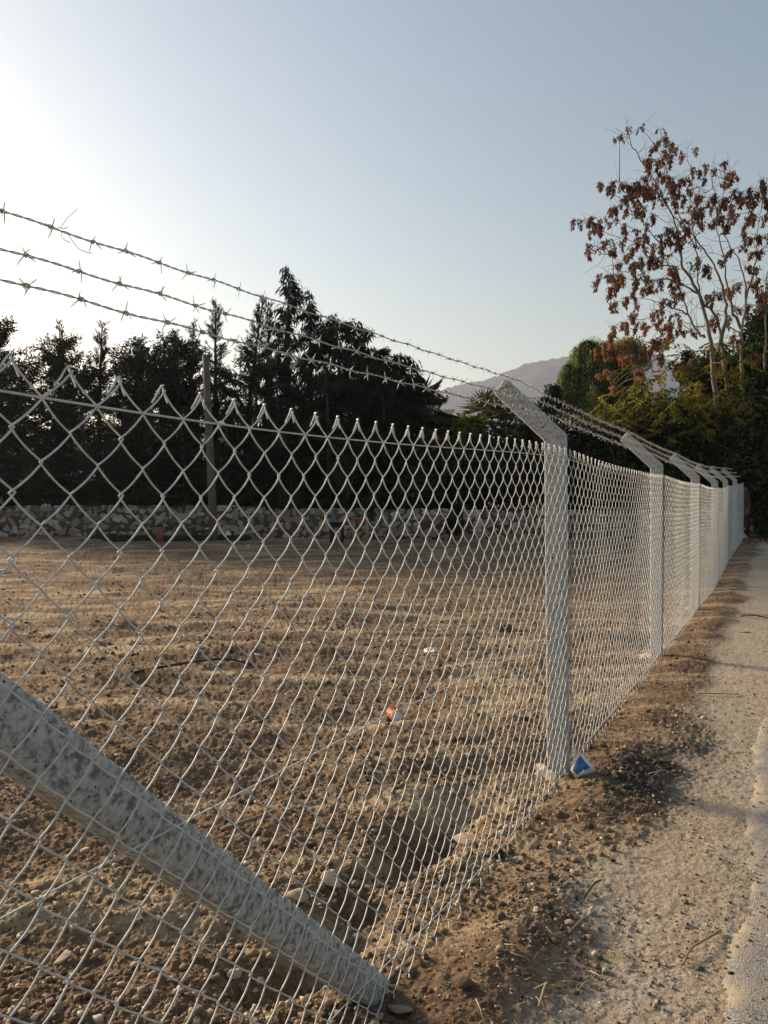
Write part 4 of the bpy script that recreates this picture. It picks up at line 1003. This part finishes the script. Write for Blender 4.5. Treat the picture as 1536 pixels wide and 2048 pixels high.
    for _ in range(230):                        # fine bare twigs all over the crown
        a = skel[g.integers(len(skel))]
        if a[2] < 5.2: continue
        d = unit(np.array([g.normal(-.25, .7), g.normal(0, .8), g.uniform(-.15, 1.0)])); L = g.uniform(.3, .95)
        pts = smooth_line([a, a + d * L * .5 + g.normal(0, .05, 3), a + d * L + [0, 0, g.uniform(-.1, .18)]], 4)
        wood.add(*tube(pts - base, np.linspace(.009, .004, len(pts)), 4))
    C, D, Ls, Ws, T = [], [], [], [], []
    for oi in order:
        p = bp[oi]; up = p + [0, 0, .12]; d2 = np.sum((skel - up) ** 2, 1) + .6 * np.maximum(skel[:, 2] - up[2] + .1, 0); j = int(np.argmin(d2)); a = skel[j]
        L = np.linalg.norm(up - a)
        if L > .05:
            mid = (a + up) / 2 + g.normal(0, .07 * L, 3) + [0, 0, .05 * L]; pts = smooth_line([a, mid, up], 5); wood.add(*tube(pts - base, np.linspace(.010 + .006 * L, .006, len(pts)), 4)); skel = np.concatenate([skel, pts])
        sc = (.62 if B[oi] in small else 1.0) * g.uniform(.8, 1.2)
        m = int(60 * sc ** 2)
        for q in range(g.integers(2, 5)):       # two or three hanging tassels per bunch
            o = g.normal(0, .155 * sc, 3); o[2] *= .5
            dn = g.uniform(0, 1, m) ** 1.2; sw = g.normal(0, .06, 2)
            c = up + o + np.stack([g.normal(0, .045 * sc, m) * (1.2 - dn) + sw[0] * dn, g.normal(0, .045 * sc, m) * (1.2 - dn) + sw[1] * dn, -dn * sc * g.uniform(.2, .36)], -1)
            C.append(c); D.append(np.stack([g.normal(0, .55, m), g.normal(0, .55, m), -np.ones(m)], -1)); l = g.uniform(.065, .14, m) * (.8 + .2 * sc); Ls.append(l); Ws.append(l * .42)
            T.append(np.clip(.22 + .42 * sstep(1000, 1750, B[oi][1]) + g.normal(0, .16, m), 0, 1))  # lower bunches painted paler as if front-lit, upper ones darker as if backlit
        for q in range(4):                      # bare leaf stalks
            e = up + g.normal(0, .28, 3); wood.add(*tube([up - base, (up + e) / 2 - base + [0, 0, .05], e - base], [.005, .004, .002], 3))
    V, Fc, t = blades(np.concatenate(C) - base, np.concatenate(D), np.concatenate(Ls), np.concatenate(Ws), np.concatenate(T), bend=.1)
    mb = MB(); mb.add(V, Fc, tint=t); mb.build('seed_bunches', M_bunch, root)
    wood.build('trunk', M_greybark, root, True)
    # pinnate green to yellow leaves low in the crown
    mb = MB(); lv = []
    spots = [(1215, 820, 9), (1240, 850, 9), (1300, 800, 10), (1340, 830, 14), (1290, 870, 10), (1370, 850, 14), (1330, 880, 10), (1400, 800, 12), (1420, 860, 12), (1380, 780, 9), (1310, 845, 12), (1450, 820, 10), (1260, 800, 8), (1390, 900, 8), (1440, 760, 9), (1480, 790, 10), (1510, 740, 8), (1500, 840, 8), (1420, 730, 6), (1310, 760, 5), (1350, 740, 5), (1325, 690, 4), (1240, 830, 6), (1480, 700, 6), (1525, 800, 8), (1445, 690, 5), (1400, 700, 3), (1330, 530, 2), (1290, 500, 2), (1300, 420, 2), (1420, 480, 2)]
    for px, py, k in spots:
        for _ in range(int(k * 2.3)):
            c = P(px + g.normal(0, 26), py + g.normal(0, 17), Z - .5 + g.normal(0, .7)); az = g.uniform(0, 6.28); L = g.uniform(.35, .7)
            d = np.array([math.cos(az), math.sin(az), g.uniform(-.7, .1)]); d /= np.linalg.norm(d); n = 8; s = np.linspace(.15, 1, n); rach = c + d * (s * L)[:, None]; rach[:, 2] -= .22 * L * s ** 2
            side = np.cross(d, [0, 0, 1]); side /= np.linalg.norm(side); tn = np.clip(g.normal(.5 if py > 770 else .4, .24), 0, 1)
            for sg in (-1, 1):
                lv.append((rach, side * sg + d * .45 + np.array([0, 0, -.45]) + g.normal(0, .12, (n, 3)), np.full(n, tn)))
            wood2 = None
    C = np.concatenate([l[0] for l in lv]); D = np.concatenate([l[1] for l in lv]); T = np.concatenate([l[2] for l in lv])
    V, Fc, t = blades(C - base, D, g.uniform(.11, .18, len(C)), g.uniform(.04, .065, len(C)), np.clip(T + g.normal(0, .1, len(T)), 0, 1), bend=.06); mb.add(V, Fc, tint=t); mb.build('green_leaves', M_yellow, root)
seeded_tree()

def fan_palm(px, py, Z, scale, label, seed, n=16, dark=.2):
    global rng
    rng = np.random.default_rng(seed); g = rng; top = P(px, py, Z); base = np.array([top[0], top[1], .3]); root = empty('fan_palm', base); tag(root, label, 'palm')
    mb = MB(); st = MB()
    for q in range(n):
        az = g.uniform(0, 6.28); el = R(g.uniform(-25, 75)); d = np.array([math.cos(az) * math.cos(el), math.sin(az) * math.cos(el), math.sin(el)])
        hub = top + d * scale * .55 + [0, 0, -.1 * scale * (1 - d[2])]; st.add(*tube(np.array([top, (top + hub) / 2 + [0, 0, .05], hub]) - base, [.025, .02, .015], 5))
        side = np.cross(d, [0, 0, 1]); side /= np.linalg.norm(side) + 1e-6; nrm = np.cross(side, d); m = 22; a = np.linspace(-1.9, 1.9, m)
        dd = d[None] * np.cos(a)[:, None] + side[None] * np.sin(a)[:, None] + nrm[None] * .15 + [0, 0, -.15]
        L = scale * (.75 - .08 * np.abs(a)) * g.uniform(.85, 1.1, m)
        V, Fc, t = blades(np.repeat((hub - base)[None], m, 0), dd, L, scale * .075, np.clip(dark + g.normal(0, .15, m), 0, 1), bend=.05); mb.add(V, Fc, tint=t)
    mb.build('crown', M_palm, root); st.add(*tube(np.array([base, base * .5 + top * .5, top]) - base, [.2, .16, .15], 10)); st.build('trunk', M_bark, root, True)
fan_palm(846, 815, 25.0, 1.0, 'dark fan palm at the right end of the conifers', 301, 18, .2)
fan_palm(962, 838, 26.5, 1.15, 'pale green fan palm above the dark ivy hedge', 302, 15, .75)

# ------------------------------------------------------------------ grass and fallen leaves
def grass():
    global rng
    rng = np.random.default_rng(9); m = 9000; x = rng.uniform(-8.6, -3.9, m) + 0; y = rng.uniform(20.9, 22.2, m); k = fbm(x * .8, y * .8, 3) > -.15 - .3 * (y > 21.5); x, y = x[k], y[k]; z = ground_z(x, y)
    V, Fc, t = blades(np.stack([x, y, z], -1), rng.normal(0, .5, (len(x), 3)) + [0, 0, 1], rng.uniform(.06, .17, len(x)), .018, rng.random(len(x)), bend=.1); mb = MB(); mb.add(V, Fc, tint=t)
    tag(mb.build('grass', M_grass), 'strip of short green grass along the foot of the stone wall', None, None, 'stuff')
    x = rng.uniform(9.5, 13.5, 2600); y = rng.uniform(19.5, 23.5, 2600); tt, n = fcoord(x, y); k = (n > .0) & (rng.random(len(x)) < sstep(19.5, 22.5, y)); x, y = x[k], y[k]; z = ground_z(x, y) + .01
    V, Fc, t = blades(np.stack([x, y, z], -1), rng.normal(0, 1, (len(x), 3)) * [1, 1, .35], rng.uniform(.06, .15, len(x)), .06, rng.random(len(x)), bend=.15); mb = MB(); mb.add(V, Fc, tint=t)
    tag(mb.build('fallen_leaves', M_dryleaf), 'brown fallen leaves gathered at the far end of the path', None, None, 'stuff')
grass()

# ------------------------------------------------------------------ houses and hills far behind
M_render = simple('white_render', (.66, .66, .64), .8, 0, .06, 3); M_tile = simple('clay_tiles', (.20, .12, .075), .85, 0, .3, 5); M_pane = simple('dark_pane', (.05, .06, .07), .2)
def house(px0, px1, ytop, Z, depth, label, flat=True):
    x0, x1 = (px0 - CX) / F * Z, (px1 - CX) / F * Z; zt = CAMH + (HY - ytop) / F * Z; w = x1 - x0
    r = empty('white_house', ((x0 + x1) / 2, Z, 0)); tag(r, label, 'house')
    mb = MB(); mb.add(*box((0, depth / 2, zt / 2 - .2), w, depth, zt + .4)); mb.build('wall', M_render, r)
    mb = MB()
    if flat: mb.add(*box((0, depth / 2, zt + .09), w + .5, depth + .5, .18)); mb.build('roof', M_render, r)
    else:
        h = 1.0; e = .5; V = [(-w / 2 - e, -e, zt), (w / 2 + e, -e, zt), (w / 2 + e, depth + e, zt), (-w / 2 - e, depth + e, zt), (-w / 2 + 1, depth / 2, zt + h), (w / 2 - 1.2, depth / 2, zt + h)]
        mb.add(V, np.array([[0, 1, 5, 4], [2, 3, 4, 5], [3, 2, 1, 0]]), np.array([[1, 2, 5], [3, 0, 4]])); mb.build('roof', M_tile, r)
    for i in range(2):
        for zz in (zt - 1.6, zt - 4.4):
            mb = MB(); mb.add(*box(((-.22 + .44 * i) * w, -.02, zz), 1.0, .06, 1.2)); wo = mb.build('window', M_pane, r)
            mb = MB(); mb.add(*box(((-.22 + .44 * i) * w, -.05, zz - .66), 1.2, .14, .1)); mb.build('sill', M_render, wo)
house(858, 905, 822, 78, 7, 'white flat roofed house seen in the gap beside the palm')
house(905, 935, 838, 95, 6, 'farther white house just right of the nearer white one')
house(826, 876, 802, 62, 6, 'house with clay tile roof peeking out beside the dark palm', False)

def hills():
    m, nt, b = newmat('wooded_hill'); L = nt.links.new
    L(ramp(nt, noise(nt, .02, 6, .7), [(.38, (.012, .020, .012)), (.52, (.030, .042, .024)), (.66, (.075, .08, .05))]), b.inputs['Base Color']); b.inputs['Roughness'].default_value = 1; b.inputs['Specular IOR Level'].default_value = 0
    prof = np.array([(-300, 905), (300, 880), (700, 850), (800, 815), (880, 783), (920, 768), (960, 760), (1000, 748), (1040, 731), (1080, 720), (1130, 713), (1180, 706), (1230, 706), (1290, 712), (1360, 725), (1420, 742), (1520, 770), (1700, 800), (2100, 860), (2800, 930)], float)
    ridgeZ = 2000.; xs = np.linspace(-1160, 2440, 420); d = np.linspace(-1, 1, 70)
    ridge = CAMH + (HY - np.interp(xs / ridgeZ * F + CX, prof[:, 0], prof[:, 1])) / F * ridgeZ
    Xg, Dg = np.meshgrid(xs, d); hgt = (1 - np.abs(Dg) ** 1.15) * 1.0
    Yg = ridgeZ + Dg * np.where(Dg < 0, 700, 460); Hh = ridge[None] * hgt * (1 + .10 * (1 - np.abs(1 - 2 * np.abs(Dg))) * 0)
    Hh = Hh + (fbm(Xg * .005, Yg * .005, 4) * 28) * (np.abs(Dg) > .08) * (1 - np.abs(Dg)) + fbm(Xg * .09, Yg * .09, 3, 4) * 4.0 + rng.normal(0, 1.6, Xg.shape) - 1.0
    nr, nc = Xg.shape; i = np.arange(nr - 1)[:, None] * nc + np.arange(nc - 1)[None]
    mb = MB(); mb.add(np.stack([Xg, Yg, Hh], -1).reshape(-1, 3), np.stack([i, i + 1, i + nc + 1, i + nc], -1).reshape(-1, 4)); tag(mb.build('hills', m), kind='structure')
hills()

# ------------------------------------------------------------------ air
def haze():
    m = bpy.data.materials.new('air'); m.use_nodes = True; nt = m.node_tree; nt.nodes.remove(nt.nodes['Principled BSDF'])
    v = N(nt, 'ShaderNodeVolumePrincipled'); v.inputs['Density'].default_value = .00025; v.inputs['Color'].default_value = (.68, .745, 1.0, 1); v.inputs['Anisotropy'].default_value = .4
    nt.links.new(v.outputs[0], nt.nodes['Material Output'].inputs['Volume'])
    mb = MB(); top = 450; mb.add(*box((0, 0, (top - 1.5) / 2), 5600, 5600, top + 1.5)); o = mb.build('haze', m); o['kind'] = 'stuff'; o['label'] = 'pale blue haze in the air towards the hills'
haze()
